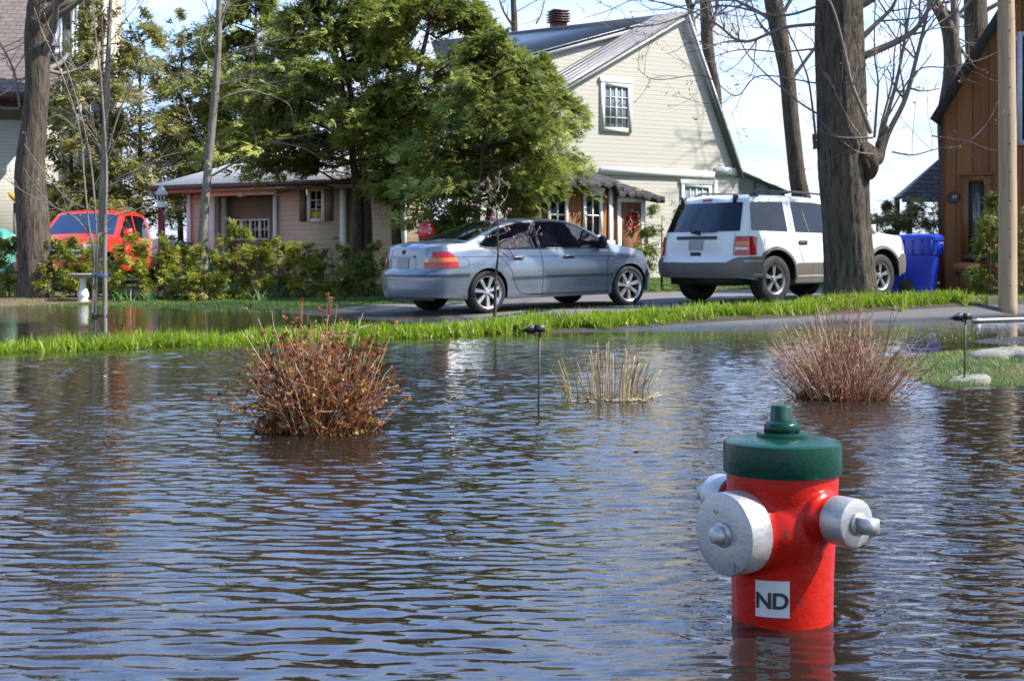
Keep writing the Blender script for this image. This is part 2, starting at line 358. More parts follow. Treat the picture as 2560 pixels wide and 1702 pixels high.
# ---------------------------------------------------------------- water
def water_material():
    m, t = newmat('flood_water'); tc = t.n('ShaderNodeTexCoord'); v = tc.outputs['Object']; at = t.n('ShaderNodeAttribute', attribute_name='tint')
    geo = t.n('ShaderNodeNewGeometry')
    big = t.noise(v, .35, 2, .5); mid = t.noise(t.mapping(v, (1.0, 1.7, 1)), .9, 2, .5)
    warp = t.n('ShaderNodeVectorMath', operation='ADD'); t.l(v, warp.inputs[0])
    wv = t.n('ShaderNodeCombineXYZ', i_1=t.math('MULTIPLY', mid, .35), i_0=t.math('MULTIPLY', big, .3)); t.l(wv.outputs[0], warp.inputs[1])
    # fine ripple detail on top of the modelled waves; grows where the mesh gets too coarse to carry it
    b = t.noise(t.mapping(warp.outputs[0], (9, 26, 1), rot=(0, 0, R(-11)), loc=(4, 2, 0)), 1.0, 2.0, .5)
    c = t.noise(t.mapping(v, (3.2, 10.0, 1), rot=(0, 0, R(8))), 1.0, 1.5, .5)
    sp = t.n('ShaderNodeSeparateXYZ', i_0=v)
    fy = t.math('MULTIPLY', t.math('SUBTRACT', sp.outputs[1], 7.0), .11, clamp=True)
    far = t.math('MULTIPLY', t.math('SUBTRACT', sp.outputs[1], 15.0), .2, clamp=True)
    h = t.math('ADD', t.math('MULTIPLY', b, t.math('ADD', .0012, t.math('MULTIPLY', fy, .0012))), t.math('MULTIPLY', c, t.math('MULTIPLY', far, .016)))
    shallow = t.ramp(at.outputs['Fac'], [(0.0, (.3, .3, .3)), (.10, (1, 1, 1))])
    h = t.math('MULTIPLY', h, shallow)
    bp = t.n('ShaderNodeBump'); bp.inputs['Distance'].default_value = 1.0; t.l(h, bp.inputs['Height'])
    fr = t.n('ShaderNodeFresnel', i_IOR=1.48); t.l(bp.outputs[0], fr.inputs['Normal'])
    gl = t.n('ShaderNodeBsdfGlossy', i_Roughness=.035); gl.inputs['Color'].default_value = (1, 1, 1, 1); t.l(bp.outputs[0], gl.inputs['Normal'])
    murk = t.n('ShaderNodeBsdfDiffuse'); murk.inputs[0].default_value = (.016, .012, .009, 1)
    tr = t.n('ShaderNodeBsdfTransparent'); tr.inputs[0].default_value = (.93, .86, .74, 1)
    clear = t.math('POWER', 2.718, t.math('MULTIPLY', at.outputs['Fac'], -22.0))
    base = t.n('ShaderNodeMixShader', i_0=clear); t.l(murk.outputs[0], base.inputs[1]); t.l(tr.outputs[0], base.inputs[2])
    fin = t.n('ShaderNodeMixShader', i_0=fr.outputs[0]); t.l(base.outputs[0], fin.inputs[1]); t.l(gl.outputs[0], fin.inputs[2])
    o = t.n('ShaderNodeOutputMaterial'); t.l(fin.outputs[0], o.inputs[0]); return m
def waves():
    r = np.random.default_rng(42); ys_ = [2.45]
    while ys_[-1] < 18: ys_.append(ys_[-1] + max(.0055, .0017 * ys_[-1]))
    ys_ = np.array([-60, -30, -12, -5, -1, 1., 1.8, 2.2] + ys_ + list(np.arange(18.1, 27.6, .12)))
    ks = np.concatenate([[-9, -5, -3, -2, -1.4, -1.1, -.95, -.85], np.arange(-.8, .7501, .0037), [.85, .95, 1.1, 1.4, 2, 3]])
    yy = np.maximum(ys_, 6.0 * 0 + np.where(ys_ < 2.45, 2.45, ys_)); K, Yg = np.meshgrid(ks, ys_, indexing='ij'); Xg = K * yy[None]
    dep = np.clip(-ground_z(Xg, Yg), 0, 1); Zg = np.zeros_like(Xg); live = (Yg > 2.4) & (Yg < 18.5)
    dy = np.broadcast_to(np.maximum(.0055, .0017 * Yg), Yg.shape); wob = .28 * vnoise(Xg, Yg, .8, 31); wob2 = .25 * vnoise(Xg, Yg, .6, 32)
    for i in range(90):
        lam = .036 * (6.2 ** (i / 89.)) * r.uniform(.9, 1.1); th = pi / 2 + r.normal(0, .42) + R(-6); kx, ky = cos(th) * 2 * pi / lam, sin(th) * 2 * pi / lam
        slope = .0115 * (1.3 if .05 < lam < .12 else .8); a = slope * lam / (2 * pi) * 1.4
        fade = sstep(lam / dy, 2.6, 4.5); Zg += a * fade * np.sin(kx * (Xg + wob) + ky * (Yg + wob2) + r.uniform(0, 2 * pi))
    patch = .72 + .9 * np.clip(vnoise(Xg, Yg, .45, 33) + .35 * vnoise(Xg, Yg, 1.3, 34) + .05, -.32, .6)
    rr = np.hypot(Xg - .656, Yg - 3.35); Zg = Zg * patch + .0006 * np.sin(rr * 105) * np.exp(-np.maximum(rr - .12, 0) * 5.5)
    Zg = Zg * (.15 + .85 * sstep(dep, .005, .09)) * live
    return Xg, Yg, Zg, dep
Xw, Yw, Zw, dep = waves()
mb = MB(); mb.grid(np.stack([Xw, Yw, Zw], -1), tint=dep)
wo = mb.build('water', water_material(), smooth=True); tag(wo, None, None, kind='structure')

# ---------------------------------------------------------------- fire hydrant
def paint(name, col, rough=.28, chips=None, bump=.0012, metal=0.0, grime=.25):
    m, t = newmat(name); tc = t.n('ShaderNodeTexCoord'); v = tc.outputs['Object']
    n1 = t.noise(v, 9, 5, .6); n2 = t.noise(v, 45, 4, .6); n3 = t.noise(v, 130, 2)
    c = t.mix(t.math('MULTIPLY', t.ramp(n1, [(.45, (0, 0, 0)), (.75, (1, 1, 1))]), grime), col, tuple(x * .45 for x in col))
    if chips:
        ch = t.ramp(t.noise(t.mapping(v, (1, 1, .55)), 30, 3, .55), [(.675, (0, 0, 0)), (.69, (1, 1, 1))]); c = t.mix(ch, c, chips)
    b = t.n('ShaderNodeBsdfPrincipled', i_Base_Color=c, i_Metallic=metal); b.inputs['Coat Weight'].default_value = .0 if metal else .08; b.inputs['Coat Roughness'].default_value = .12
    b.inputs['Specular IOR Level'].default_value = .5 if metal else .24
    t.l(t.math('ADD', rough - .1, t.math('MULTIPLY', n2, .25)), b.inputs['Roughness'])
    hh = t.math('ADD', n1, t.math('ADD', t.math('MULTIPLY', n2, .35), t.math('MULTIPLY', n3, .12)))
    finish(t, b, hh, bump * 3); return m
M_red = paint('red_enamel', (.50, .010, .003), .30, (.16, .03, .02))
M_green = paint('green_enamel', (.001, .042, .025), .27, (.22, .05, .03))
M_silver = paint('silver_paint', (.45, .45, .46), .42, (.20, .18, .16), metal=.6, grime=.35, bump=.0012)
M_nut = paint('worn_nut', (.012, .06, .045), .5, (.20, .13, .11), grime=.6)
HX, HY = .656, 3.35
def hydrant():
    T = thing('fire_hydrant', 'red fire hydrant with green bonnet and silver caps standing in the flood water', 'fire hydrant', (HX, HY, 0))
    b = MB(); up = np.eye(3); C = np.array([HX, HY, 0.])
    b.lathe([(0, -.35), (.121, -.35), (.121, 0), (.1225, .1), (.127, .2), (.131, .27), (.134, .33), (.134, .357), (0, .357)], 96, c=C)
    pd = np.array([cos(R(-145)), sin(R(-145)), 0]); hd = np.array([cos(R(-55)), sin(R(-55)), 0]); ld = -hd
    def ax(d, prof, z, seg=64, mb=b): mb.lathe(prof, seg, axis_m(d), C + np.array([0, 0, z]))
    ax(pd, [(0, .0), (.138, .0), (.136, .03), (.126, .065), (.110, .095), (.096, .115), (.090, .14), (0, .14)], .218)
    for d in (hd, ld): ax(d, [(0, .0), (.110, .05), (.094, .085), (.072, .113), (.062, .122), (.061, .140), (.048, .15), (.046, .185), (0, .185)], .262)
    o = b.build('body', M_red, T, smooth=True)
    md = o.modifiers.new('fuse', 'REMESH'); md.mode = 'VOXEL'; md.voxel_size = .0036; md.use_smooth_shade = True
    ms = o.modifiers.new('soften', 'SMOOTH'); ms.iterations = 9; ms.factor = .6
    b = MB()
    b.lathe([(.130, .353), (.1412, .353), (.1422, .356), (.1422, .4205), (.1408, .4255), (.137, .4285), (.10, .4345), (.06, .4385), (0, .4385)], 96, c=C)
    b.lathe([(.0, .436), (.061, .436), (.062, .443), (.060, .4475), (.046, .4485), (0, .4485)], 40, c=C)
    k = b.build('bonnet', M_green, T, smooth=True, auto=35)
    b = MB(); b.lathe([(0, .446), (.047, .446), (.047, .467), (.037, .4755), (0, .4755)], 6, rotz(.2), C); b.build('hex_collar', M_green, T)
    b = MB(); b.lathe([(0, .473), (.031, .473), (.029, .478), (.027, .510), (.024, .5135), (0, .5135)], 5, rotz(.35), C); b.build('operating_nut', M_nut, T)
    b = MB(); ax(pd, [(0, .128), (.090, .128), (.0965, .130), (.0975, .134), (.0975, .190), (.096, .1945), (.0925, .1965), (.04, .1972), (0, .1972)], .222, 96, b)
    pc = b.build('pumper_cap', M_silver, T, smooth=True, auto=35)
    b = MB(); ax(pd, [(0, .195), (.030, .195), (.030, .202), (.025, .206), (0, .206)], .222, 32, b); ax(pd, [(0, .204), (.0245, .204), (.0235, .212), (.0205, .226), (.014, .229), (0, .229)], .222, 6, b)
    b.build('cap_nut', M_silver, pc, origin=C)
    for nm, d in (('hose_cap', hd), ('hose_cap', ld)):
        b = MB(); ax(d, [(0, .168), (.050, .168), (.0555, .170), (.0565, .174), (.0565, .226), (.0545, .232), (.051, .2345), (.028, .2355), (0, .2355)], .262, 64, b)
        hc = b.build(nm, M_silver, T, smooth=True, auto=35)
        b = MB(); ax(d, [(0, .2345), (.027, .2345), (.027, .242), (.024, .245), (0, .245)], .262, 32, b)
        b.box(C + d * .262 + np.array([0, 0, .262]), (.036, .036, .046), axis_m(d) @ rotz(pi / 2 * 0 + .0), taper=.93); b.build('cap_nut', M_silver, hc, origin=C)
    # sticker bent round the barrel, with its letters
    a0 = math.atan2(-HY, -HX) - R(11) ; half = .0415 / .1255; r0 = .1232
    def bend(x, z, r): a = a0 + x / .1255; return np.stack([HX + r * np.cos(a), HY + r * np.sin(a), z], -1)
    S, Q = np.meshgrid(np.linspace(-.0415, .0415, 14), np.linspace(.028, .1135, 4), indexing='ij')
    Pt = bend(S, Q + S * .03, r0 + .0012 + .004 * (Q - .05)); 
    b = MB(); b.grid(Pt); st = b.build('sticker', plain('sticker_white', (.62, .63, .65), .4, vary=.04), T)
    cu = bpy.data.curves.new('txt', 'FONT'); cu.body = 'ND'; cu.size = .052; cu.align_x = 'CENTER'; cu.offset = .0013; cu.space_character = .93
    to = bpy.data.objects.new('txt', cu); COL.objects.link(to); bpy.context.view_layer.update()
    me = bpy.data.meshes.new_from_object(to.evaluated_get(bpy.context.evaluated_depsgraph_get())); COL.objects.unlink(to)
    import bmesh
    bm = bmesh.new(); bm.from_mesh(me); bmesh.ops.triangulate(bm, faces=bm.faces[:]); bmesh.ops.subdivide_edges(bm, edges=bm.edges[:], cuts=2, use_grid_fill=True)
    for vv in bm.verts:
        p = bend(vv.co.x * 1.04 - .0005, .0495 + vv.co.y + vv.co.x * .03, r0 + .0024 + .0012); vv.co = (p[0] - HX, p[1] - HY, p[2])
    bm.to_mesh(me); bm.free(); me.materials.clear(); me.materials.append(M_black)
    lo = bpy.data.objects.new('lettering', me); COL.objects.link(lo); lo.parent = st
hydrant()

# ---------------------------------------------------------------- path lights
def path_light(loc, lab, cat='path light', tall=.47, rz=0.0, src=None):
    T = thing('path_light', lab, cat, loc, rz, group='black path lights along the flooded bed', world=False)
    b = MB(); b.tube([(0.008, 0, -.3), (0.0, 0, 0), (.008, 0, tall)], [.0065, .0065, .006], 10); b.build('stake', M_dark, T)
    b = MB(); h = tall
    v = [(-.028, -.045, h - .008), (.04, -.045, h - .008), (.04, .045, h - .008), (-.028, .045, h - .008), (-.028, -.045, h + .034), (.036, -.045, h + .032), (.036, .045, h + .032), (-.028, .045, h + .034)]
    b.box8(v)
    v = [(-.108, -.02, h - .007), (-.026, -.05, h - .007), (-.026, .05, h - .007), (-.108, .02, h - .007), (-.106, -.02, h - .003), (-.026, -.05, h + .036), (-.026, .05, h + .036), (-.106, .02, h - .003)]
    b.box8(v); hd = b.build('lamp_head', M_black, T)
    b = MB(); b.box((-.045, 0, h - .014), (.05, .05, .012)); b.box((-.02, -.03, h - .02), (.012, .012, .02)); b.build('lens', M_glass, hd)
    return T
path_light((W(1346, 0, 8.0)[0], 8.0, 0), 'black path light left of the dry flower stems, its stake deep in water', tall=.45)
path_light((W(2411, 0, 9.55)[0], 9.55, .04), 'black path light on the small grassy bank by the flat stones', tall=.415)

# ---------------------------------------------------------------- shrubs standing in the water
M_stem = leafmat('shrub_stem', [(0, (.13, .05, .03)), (.45, (.38, .18, .10)), (.8, (.54, .32, .20)), (1, (.70, .54, .38))], .0, .6, 6)
M_stem2 = leafmat('pale_twig', [(0, (.11, .04, .03)), (.4, (.33, .15, .09)), (.75, (.52, .32, .21)), (1, (.70, .56, .42))], .0, .6, 6)
M_redleaf = leafmat('red_leaves', [(.0, (.07, .015, .012)), (.35, (.26, .07, .03)), (.6, (.40, .17, .05)), (.8, (.22, .19, .04)), (1., (.12, .19, .04))], .3, .4, 8)
def leafquads(mb, P, D, L, Wd, tint):
    # small pointed leaves at P along D
    P = np.asarray(P); n = len(P); D = D / (np.linalg.norm(D, axis=1)[:, None] + 1e-9)
    r = rng.normal(size=(n, 3)); S = np.cross(D, r); S /= np.linalg.norm(S, axis=1)[:, None] + 1e-9
    L = np.broadcast_to(L, (n,))[:, None]; Wd = np.broadcast_to(Wd, (n,))[:, None]
    V = np.stack([P, P + D * L * .5 + S * Wd, P + D * L, P + D * L * .5 - S * Wd], 1).reshape(-1, 3)
    f = (np.arange(n)[:, None] * 4 + np.arange(4)[None]); mb.add(V, f, np.repeat(np.broadcast_to(tint, (n,)), 4))
def water_shrub(name, lab, cx, cy, rx, ry, h, nst, leafy, mats, seed, lean=.9, rad=.0026):
    r = np.random.default_rng(seed); T = thing(name, lab, 'shrub', (cx, cy, 0)); sb = MB(); lb = MB(); LP = []; LD = []; LT = []
    for i in range(nst):
        a = r.uniform(0, 2 * pi); q = sqrt(r.uniform(0, 1)); bx, by = rx * .5 * q * cos(a), ry * .5 * q * sin(a)
        out = np.array([cos(a) * q, sin(a) * q * .6 , 0]) ; hh = h * (r.uniform(.35, .9) if r.random() < .82 else r.uniform(.9, 1.2)) * (1 - .38 * q * q)
        tip = np.array([cx + bx, cy + by, -.08]) + out * (rx * .66 * lean * r.uniform(.5, 1.2)) + np.array([r.normal(0, .05), r.normal(0, .05), hh + .08])
        b0 = np.array([cx + bx, cy + by, -.1]); mid = b0 * .5 + tip * .5 + np.array([-out[0] * .05, -out[1] * .05, -.02]) + r.normal(0, .022, 3)
        P = spline([b0, mid, tip], 5); P += r.normal(0, .0035, P.shape); sb.tube(P, np.linspace(rad, rad * .5, len(P)), 4, tint=r.random(), cap=False)
        nt = r.integers(2, 6)
        for k in range(nt):
            j = r.integers(2, len(P) - 1); d = P[j + 1] - P[j]; d /= np.linalg.norm(d) + 1e-9
            td = d + r.normal(0, .6, 3); td /= np.linalg.norm(td); ln = r.uniform(.05, .16) * h / .6
            E = P[j] + td * ln; E2 = P[j] + td * ln * .5 + r.normal(0, .006, 3); sb.tube([P[j], E2, E], [rad * .6, rad * .45, rad * .3], 3, tint=r.random(), cap=False)
            if leafy or r.random() < .5: LP.append(E); LD.append(td); LT.append(E[2])
        if leafy:
            for j in range(3, len(P)):
                if r.random() < .28: LP.append(P[j]); LD.append(r.normal(0, 1, 3) + [0, 0, .6]); LT.append(P[j][2])
        else:
            LP.append(P[-1]); LD.append(P[-1] - P[-2]); LT.append(P[-1][2])
    if not leafy:      # dense low growth at the foot
        for i in range(1000):
            a = r.uniform(0, 2 * pi); q = sqrt(r.uniform(0, 1)); LP.append(np.array([cx + rx * .62 * q * cos(a), cy + ry * .6 * q * sin(a), r.uniform(0, .13) * (1.2 - q)])); LD.append(r.normal(0, 1, 3)); LT.append(-1)
    else:
        for i in range(380):
            a = r.uniform(0, 2 * pi); q = sqrt(r.uniform(0, 1)); LP.append(np.array([cx + rx * .78 * q * cos(a), cy + ry * .7 * q * sin(a), r.uniform(0, .16) * (1.3 - q)])); LD.append(r.normal(0, 1, 3)); LT.append(.0)
    sb.build('stems', mats[0], T)['kind'] = 'stuff'
    LP = np.array(LP); LD = np.array(LD, float); m = len(LP); rep = 6 if leafy else 3
    P2 = np.repeat(LP, rep, 0) + r.normal(0, .004, (m * rep, 3)); D2 = np.repeat(LD / (np.linalg.norm(LD, axis=1)[:, None] + 1e-9), rep, 0) + r.normal(0, .7, (m * rep, 3))
    L = r.uniform(.012, .030, m * rep) if leafy else np.where(np.repeat(np.array(LT) < 0, rep), r.uniform(.010, .022, m * rep), r.uniform(.005, .014, m * rep))
    tint = np.clip(np.repeat(r.uniform(.0, 1., m), rep) * .75 + r.normal(0, .12, m * rep) + (.08 if leafy else -.1), 0, 1)
    if not leafy: tint = np.where(np.repeat(np.array(LT) < 0, rep), .42 + r.normal(0, .15, m * rep), tint)
    P2[:, 2] = np.maximum(P2[:, 2], .003)
    leafquads(lb, P2, D2, L, L * .3, tint); lb.build('leaves', mats[1], T)['kind'] = 'stuff'
water_shrub('red_leaf_shrub', 'bushy shrub with small dark red leaves, half drowned in the open water', W(795, 0, 6.9)[0], 6.95, .40, .30, .58, 270, True, (M_stem, M_redleaf), 3)
water_shrub('bare_twig_shrub', 'bare pinkish brown twiggy shrub at the water edge behind the hydrant', W(2110, 0, 8.6)[0], 8.6, .46, .32, .56, 420, False, (M_stem2, M_redleaf), 5, 1.05, .0028)
# a lone sprig left of the red shrub
T = thing('leafy_sprig', 'tiny dark red sprig poking out of the water left of the red shrub', 'plant', (W(549, 0, 7.0)[0], 7.0, 0)); b = MB(); p0 = np.array([W(549, 0, 7.0)[0], 7.0, -.05])
b.tube([p0, p0 + [.002, 0, .09]], .002, 4); b.build('stem', M_stem, T); b = MB(); n = 16; leafquads(b, p0 + np.c_[rng.normal(0, .004, n), rng.normal(0, .004, n), rng.uniform(.055, .1, n)], rng.normal(0, 1, (n, 3)) + [0, 0, .7], .022, .006, rng.uniform(0, .6, n)); b.build('leaves', M_redleaf, T)
def dry_stems():
    cx, cy = W(1512, 0, 8.45)[0], 8.45; T = thing('dry_stem_clump', 'clump of cut straw coloured dry stems standing in water', 'plant', (cx, cy, 0)); r = np.random.default_rng(4); b = MB()
    for i in range(76):
        q = r.uniform(-1, 1); x = cx + q * .24 + r.normal(0, .01); y = cy + r.uniform(-.12, .14); h = r.uniform(.14, .33) * (1.1 - .3 * abs(q))
        tip = np.array([x + q * .085 * r.uniform(.5, 1.3) + r.normal(0, .012), y + r.normal(0, .015), h]); b.tube(spline([(x, y, -.05), ((x + tip[0]) / 2 - q * .012, y, h * .5), tip], 3), [.0030, .003, .0029, .0027, .0026, .0024, .0022][:7], 5, tint=r.random())
    b.build('stems', leafmat('straw_stem', [(0, (.12, .08, .04)), (.4, (.34, .22, .10)), (1, (.56, .44, .26))], .0, .6, 5), T)
    b = MB(); n = 260; P = np.c_[cx + r.uniform(-.3, .3, n), cy + r.uniform(-.14, .16, n), np.full(n, -.005)]; D = r.normal(0, .5, (n, 3)) + [0, 0, 1.0]
    leafquads(b, P, D, r.uniform(.03, .085, n), .0022, r.uniform(0, 1, n)); b.build('blades', leafmat('straw_blades', [(0, (.30, .22, .10)), (.6, (.22, .2, .07)), (1, (.08, .15, .03))], .2), T)
    b = MB()
    for i in range(60):
        p = np.array([cx + r.uniform(-.2, .27), cy + r.uniform(-.1, .12), r.uniform(.002, .012)]); d = r.normal(0, 1, 3) * [1, .5, .05]; d /= np.linalg.norm(d); b.tube([p, p + d * r.uniform(.04, .12)], .003, 4, tint=r.random())
    b.build('fallen_stalks', plain('bleached_stalk', (.5, .42, .3), .7, vary=.3), T)
dry_stems()

# ---------------------------------------------------------------- leafy border strip, lawn blades, bank
M_lily = leafmat('daylily_leaves', [(0, (.11, .21, .012)), (.5, (.27, .38, .022)), (.94, (.42, .50, .07)), (1, (.52, .42, .20))], .45, .4, 3)
def blades(mb, bx, by, bz, L, wid, lean, az, tint, seg=4, droop=.5):
    # arched ribbons, vectorised
    n = len(bx); t = np.linspace(0, 1, seg + 1)[None, :]
    dx, dy = np.cos(az)[:, None], np.sin(az)[:, None]
    out = (lean[:, None] * (t + droop * t ** 2)) * L[:, None]; up = L[:, None] * (t - .38 * lean[:, None] * t ** 2 * (1 + droop))
    cx_ = bx[:, None] + dx * out; cy_ = by[:, None] + dy * out; cz = bz[:, None] + up
    w = wid[:, None] * np.clip(1.05 - t ** 2.2, .04, 1) * .5
    sa = az + pi / 2 + rng.normal(0, .5, n); sx, sy = np.cos(sa)[:, None] * w, np.sin(sa)[:, None] * w
    P = np.stack([np.stack([cx_ - sx, cy_ - sy, cz], -1), np.stack([cx_ + sx, cy_ + sy, cz], -1)], 2)      # n, seg+1, 2, 3
    base = np.arange(n)[:, None] * (seg + 1) * 2 + np.arange(seg)[None] * 2
    q = np.stack([base, base + 1, base + 3, base + 2], -1).reshape(-1, 4); mb.add(P.reshape(-1, 3), q, np.repeat(tint, (seg + 1) * 2))
def lily_strip():
    r = np.random.default_rng(8); nc = 1900; u = r.uniform(-4, 14.35, nc); v = r.normal(.03, .17, nc) + .06 * np.sin(u * 2.3) + .04 * np.sin(u * 5.1)
    per = 13; uu = np.repeat(u, per) + r.normal(0, .035, nc * per); vv = np.repeat(v, per) + r.normal(0, .035, nc * per); x, y = xy(uu, vv); z = ground_z(x, y) - .01
    size = np.repeat(r.uniform(.72, 1.15, nc) * (1 + .16 * np.sin(u * 1.7) * np.sin(u * .6 + 1)), per)
    L = size * r.uniform(.12, .235, nc * per); mb = MB(); az = r.uniform(0, 2 * pi, nc * per)
    blades(mb, x, y, z, L, r.uniform(.012, .022, nc * per), np.clip(r.normal(.32, .2, nc * per), .02, .95), az, np.where(r.random(nc * per) < .035, 1.3, np.clip(np.repeat(r.uniform(.05, .85, nc), per) * .6 + r.uniform(0, .34, nc * per), 0, .85)))
    o = mb.build('leafy_border', M_lily); tag(o, 'bright green strap leaved plants in a long strip beside the driveway', 'border plants', kind='stuff')
lily_strip()
M_grass = leafmat('lawn_blades', [(0, (.05, .11, .015)), (.5, (.12, .22, .03)), (1, (.30, .30, .12))], .35, .6, 1.0)
def lawn():
    r = np.random.default_rng(18); mb = MB(); n = 52000
    u = r.uniform(1, 22, n); v = np.where(r.random(n) < .3, r.uniform(.3, 1.6, n), r.uniform(7.2, 14, n)); x, y = xy(u, v); z = ground_z(x, y)
    px = CX + x / y * F; keep = (z > -.012) & (px > -60) & (px < 2650); x, y, z, u, v = x[keep], y[keep], z[keep], u[keep], v[keep]; m = len(x)
    blades(mb, x, y, z - .005, r.uniform(.025, .06, m), r.uniform(.008, .014, m), r.uniform(.05, .7, m), r.uniform(0, 2 * pi, m), np.clip(.5 + 1.1 * vnoise(x, y, .8, 4) + r.normal(0, .15, m), 0, 1), 2)
    # the bank with the stones
    n = 15000; x = r.uniform(2.9, 6.0, n); y = r.uniform(9.3, 12.8, n); z = ground_z(x, y); u, v = uv(x, y); k = (z > -.005) & (v < -5.15); x, y, z = x[k], y[k], z[k]; m = len(x)
    blades(mb, x, y, z - .005, r.uniform(.02, .06, m), r.uniform(.004, .008, m), r.uniform(.05, .8, m), r.uniform(0, 2 * pi, m), np.clip(.72 + 1.0 * vnoise(x, y, 3, 4) + r.normal(0, .25, m), 0, 1), 2)
    tag(mb.build('lawn_grass', M_grass), 'short green lawn grass between the driveway and the hedge', 'grass', kind='stuff')
lawn()
def debris():
    r = np.random.default_rng(31); mb = MB(); n = 1500
    pts = []
    for _ in range(520):                      # floating along the drive and on the wet asphalt
        u = r.uniform(5.5, 15); v = -abs(r.normal(3.2, 1.4)); pts.append((u, v))
    for _ in range(70): pts.append((r.uniform(-3, 3), r.uniform(-8.5, -1.0)))
    for _ in range(260): pts.append((r.uniform(4.8, 8.2), r.normal(-3.3, .25)))
    for _ in range(300): pts.append((r.uniform(5, 8), r.uniform(-7.4, -5.3)))
    for _ in range(500): pts.append((r.uniform(3, 9), r.uniform(12.4, 14.5)))
    for _ in range(200): pts.append((r.uniform(6.5, 10), r.normal(7.4, .15)))
    P = np.array(pts); x, y = xy(P[:, 0], P[:, 1]); z = np.maximum(ground_z(x, y) + .012, .004); n = len(x)
    a = r.uniform(0, 2 * pi, n); L = r.uniform(.012, .034, n)[:, None]; D = np.stack([np.cos(a), np.sin(a), r.normal(0, .12, n)], -1); S = np.stack([-np.sin(a), np.cos(a), r.normal(0, .15, n)], -1); P0 = np.c_[x, y, z]
    V = np.stack([P0, P0 + D * L * .5 + S * L * .34, P0 + D * L, P0 + D * L * .5 - S * L * .34], 1).reshape(-1, 3); mb.add(V, np.arange(n)[:, None] * 4 + np.arange(4)[None], np.repeat(r.uniform(0, 1, n), 4))
    tag(mb.build('fallen_leaves', leafmat('dead_leaves', [(0, (.10, .035, .02)), (.5, (.28, .10, .05)), (1, (.42, .28, .18))], .1, .6, 2)), 'scattered brown and reddish dead leaves and bits on the water and asphalt', 'leaf litter', kind='stuff')
    # pale gravel grains on the wet asphalt
    mb = MB()
    for i in range(90):
        u, v = r.uniform(8.2, 12.5), r.uniform(-4.9, -3.2); x, y = xy(u, v); s = r.uniform(.006, .014); mb.box((x, y, max(gz(x, y), 0) + .008), (s, s, s * .7), rotz(r.uniform(0, 3)))
    tag(mb.build('gravel_grains', plain('pale_grit', (.45, .42, .4), .6)), 'pale grains of grit scattered over the wet asphalt', 'gravel', kind='stuff')
debris()
M_stone = plain('flat_stone', (.25, .235, .18), .8, vary=.3, scale=14, bump=.01)
def stone(lab, px0, px1, D, z0, th, seed, depth=.3):
    r = np.random.default_rng(seed); x0, x1 = W(px0, 0, D)[0], W(px1, 0, D)[0]; cx = (x0 + x1) / 2; rx = (x1 - x0) / 2; a = np.arange(40) * 2 * pi / 40
    rad = 1 + .16 * np.sin(a * 2 + seed) + .1 * np.sin(a * 3 + 2 * seed) + r.normal(0, .03, 40)
    rings = []
    for k, (s, zz) in enumerate([(1.0, -.12), (1.02, -.01), (1.0, th * .55), (.9, th * .92), (.6, th * 1.08), (.25, th * 1.12), (.01, th * 1.12)]):
        rings.append(np.stack([cx + rx * s * rad * np.cos(a), D + depth * s * rad * np.sin(a), z0 + zz + .02 * np.cos(a) * s + r.normal(0, .003, 40)], -1))
    mb = MB(); mb.grid(np.stack(rings, 1), closeu=True); o = mb.build('flat_stone', M_stone, smooth=True, origin=(cx, D, z0)); tag(o, lab, 'stone', group='flat grey stones on the bank')
stone('larger pale flat stone at the back of the grassy bank', 2440, 2600, 11.0, .07, .07, 2, .34)
stone('long thin pale stone at the water edge below the path light', 2358, 2482, 9.6, .0, .045, 5, .12)
# metal pipe
a, b_ = W(2432, 781, 18.6), W(2640, 780, 19.4); a[2] = max(gz(a[0], a[1]), 0) + .03; b_[2] = max(gz(b_[0], b_[1]), 0) + .03
mb = MB(); mb.tube(spline([a, (a + b_) / 2, b_], 6), .028, 14); o = mb.build('metal_pipe', plain('galvanised', (.62, .64, .66), .22, metal=1.0, vary=.06), smooth=True, origin=a); tag(o, 'silver metal pipe lying on the wet asphalt at the right edge', 'pipe')
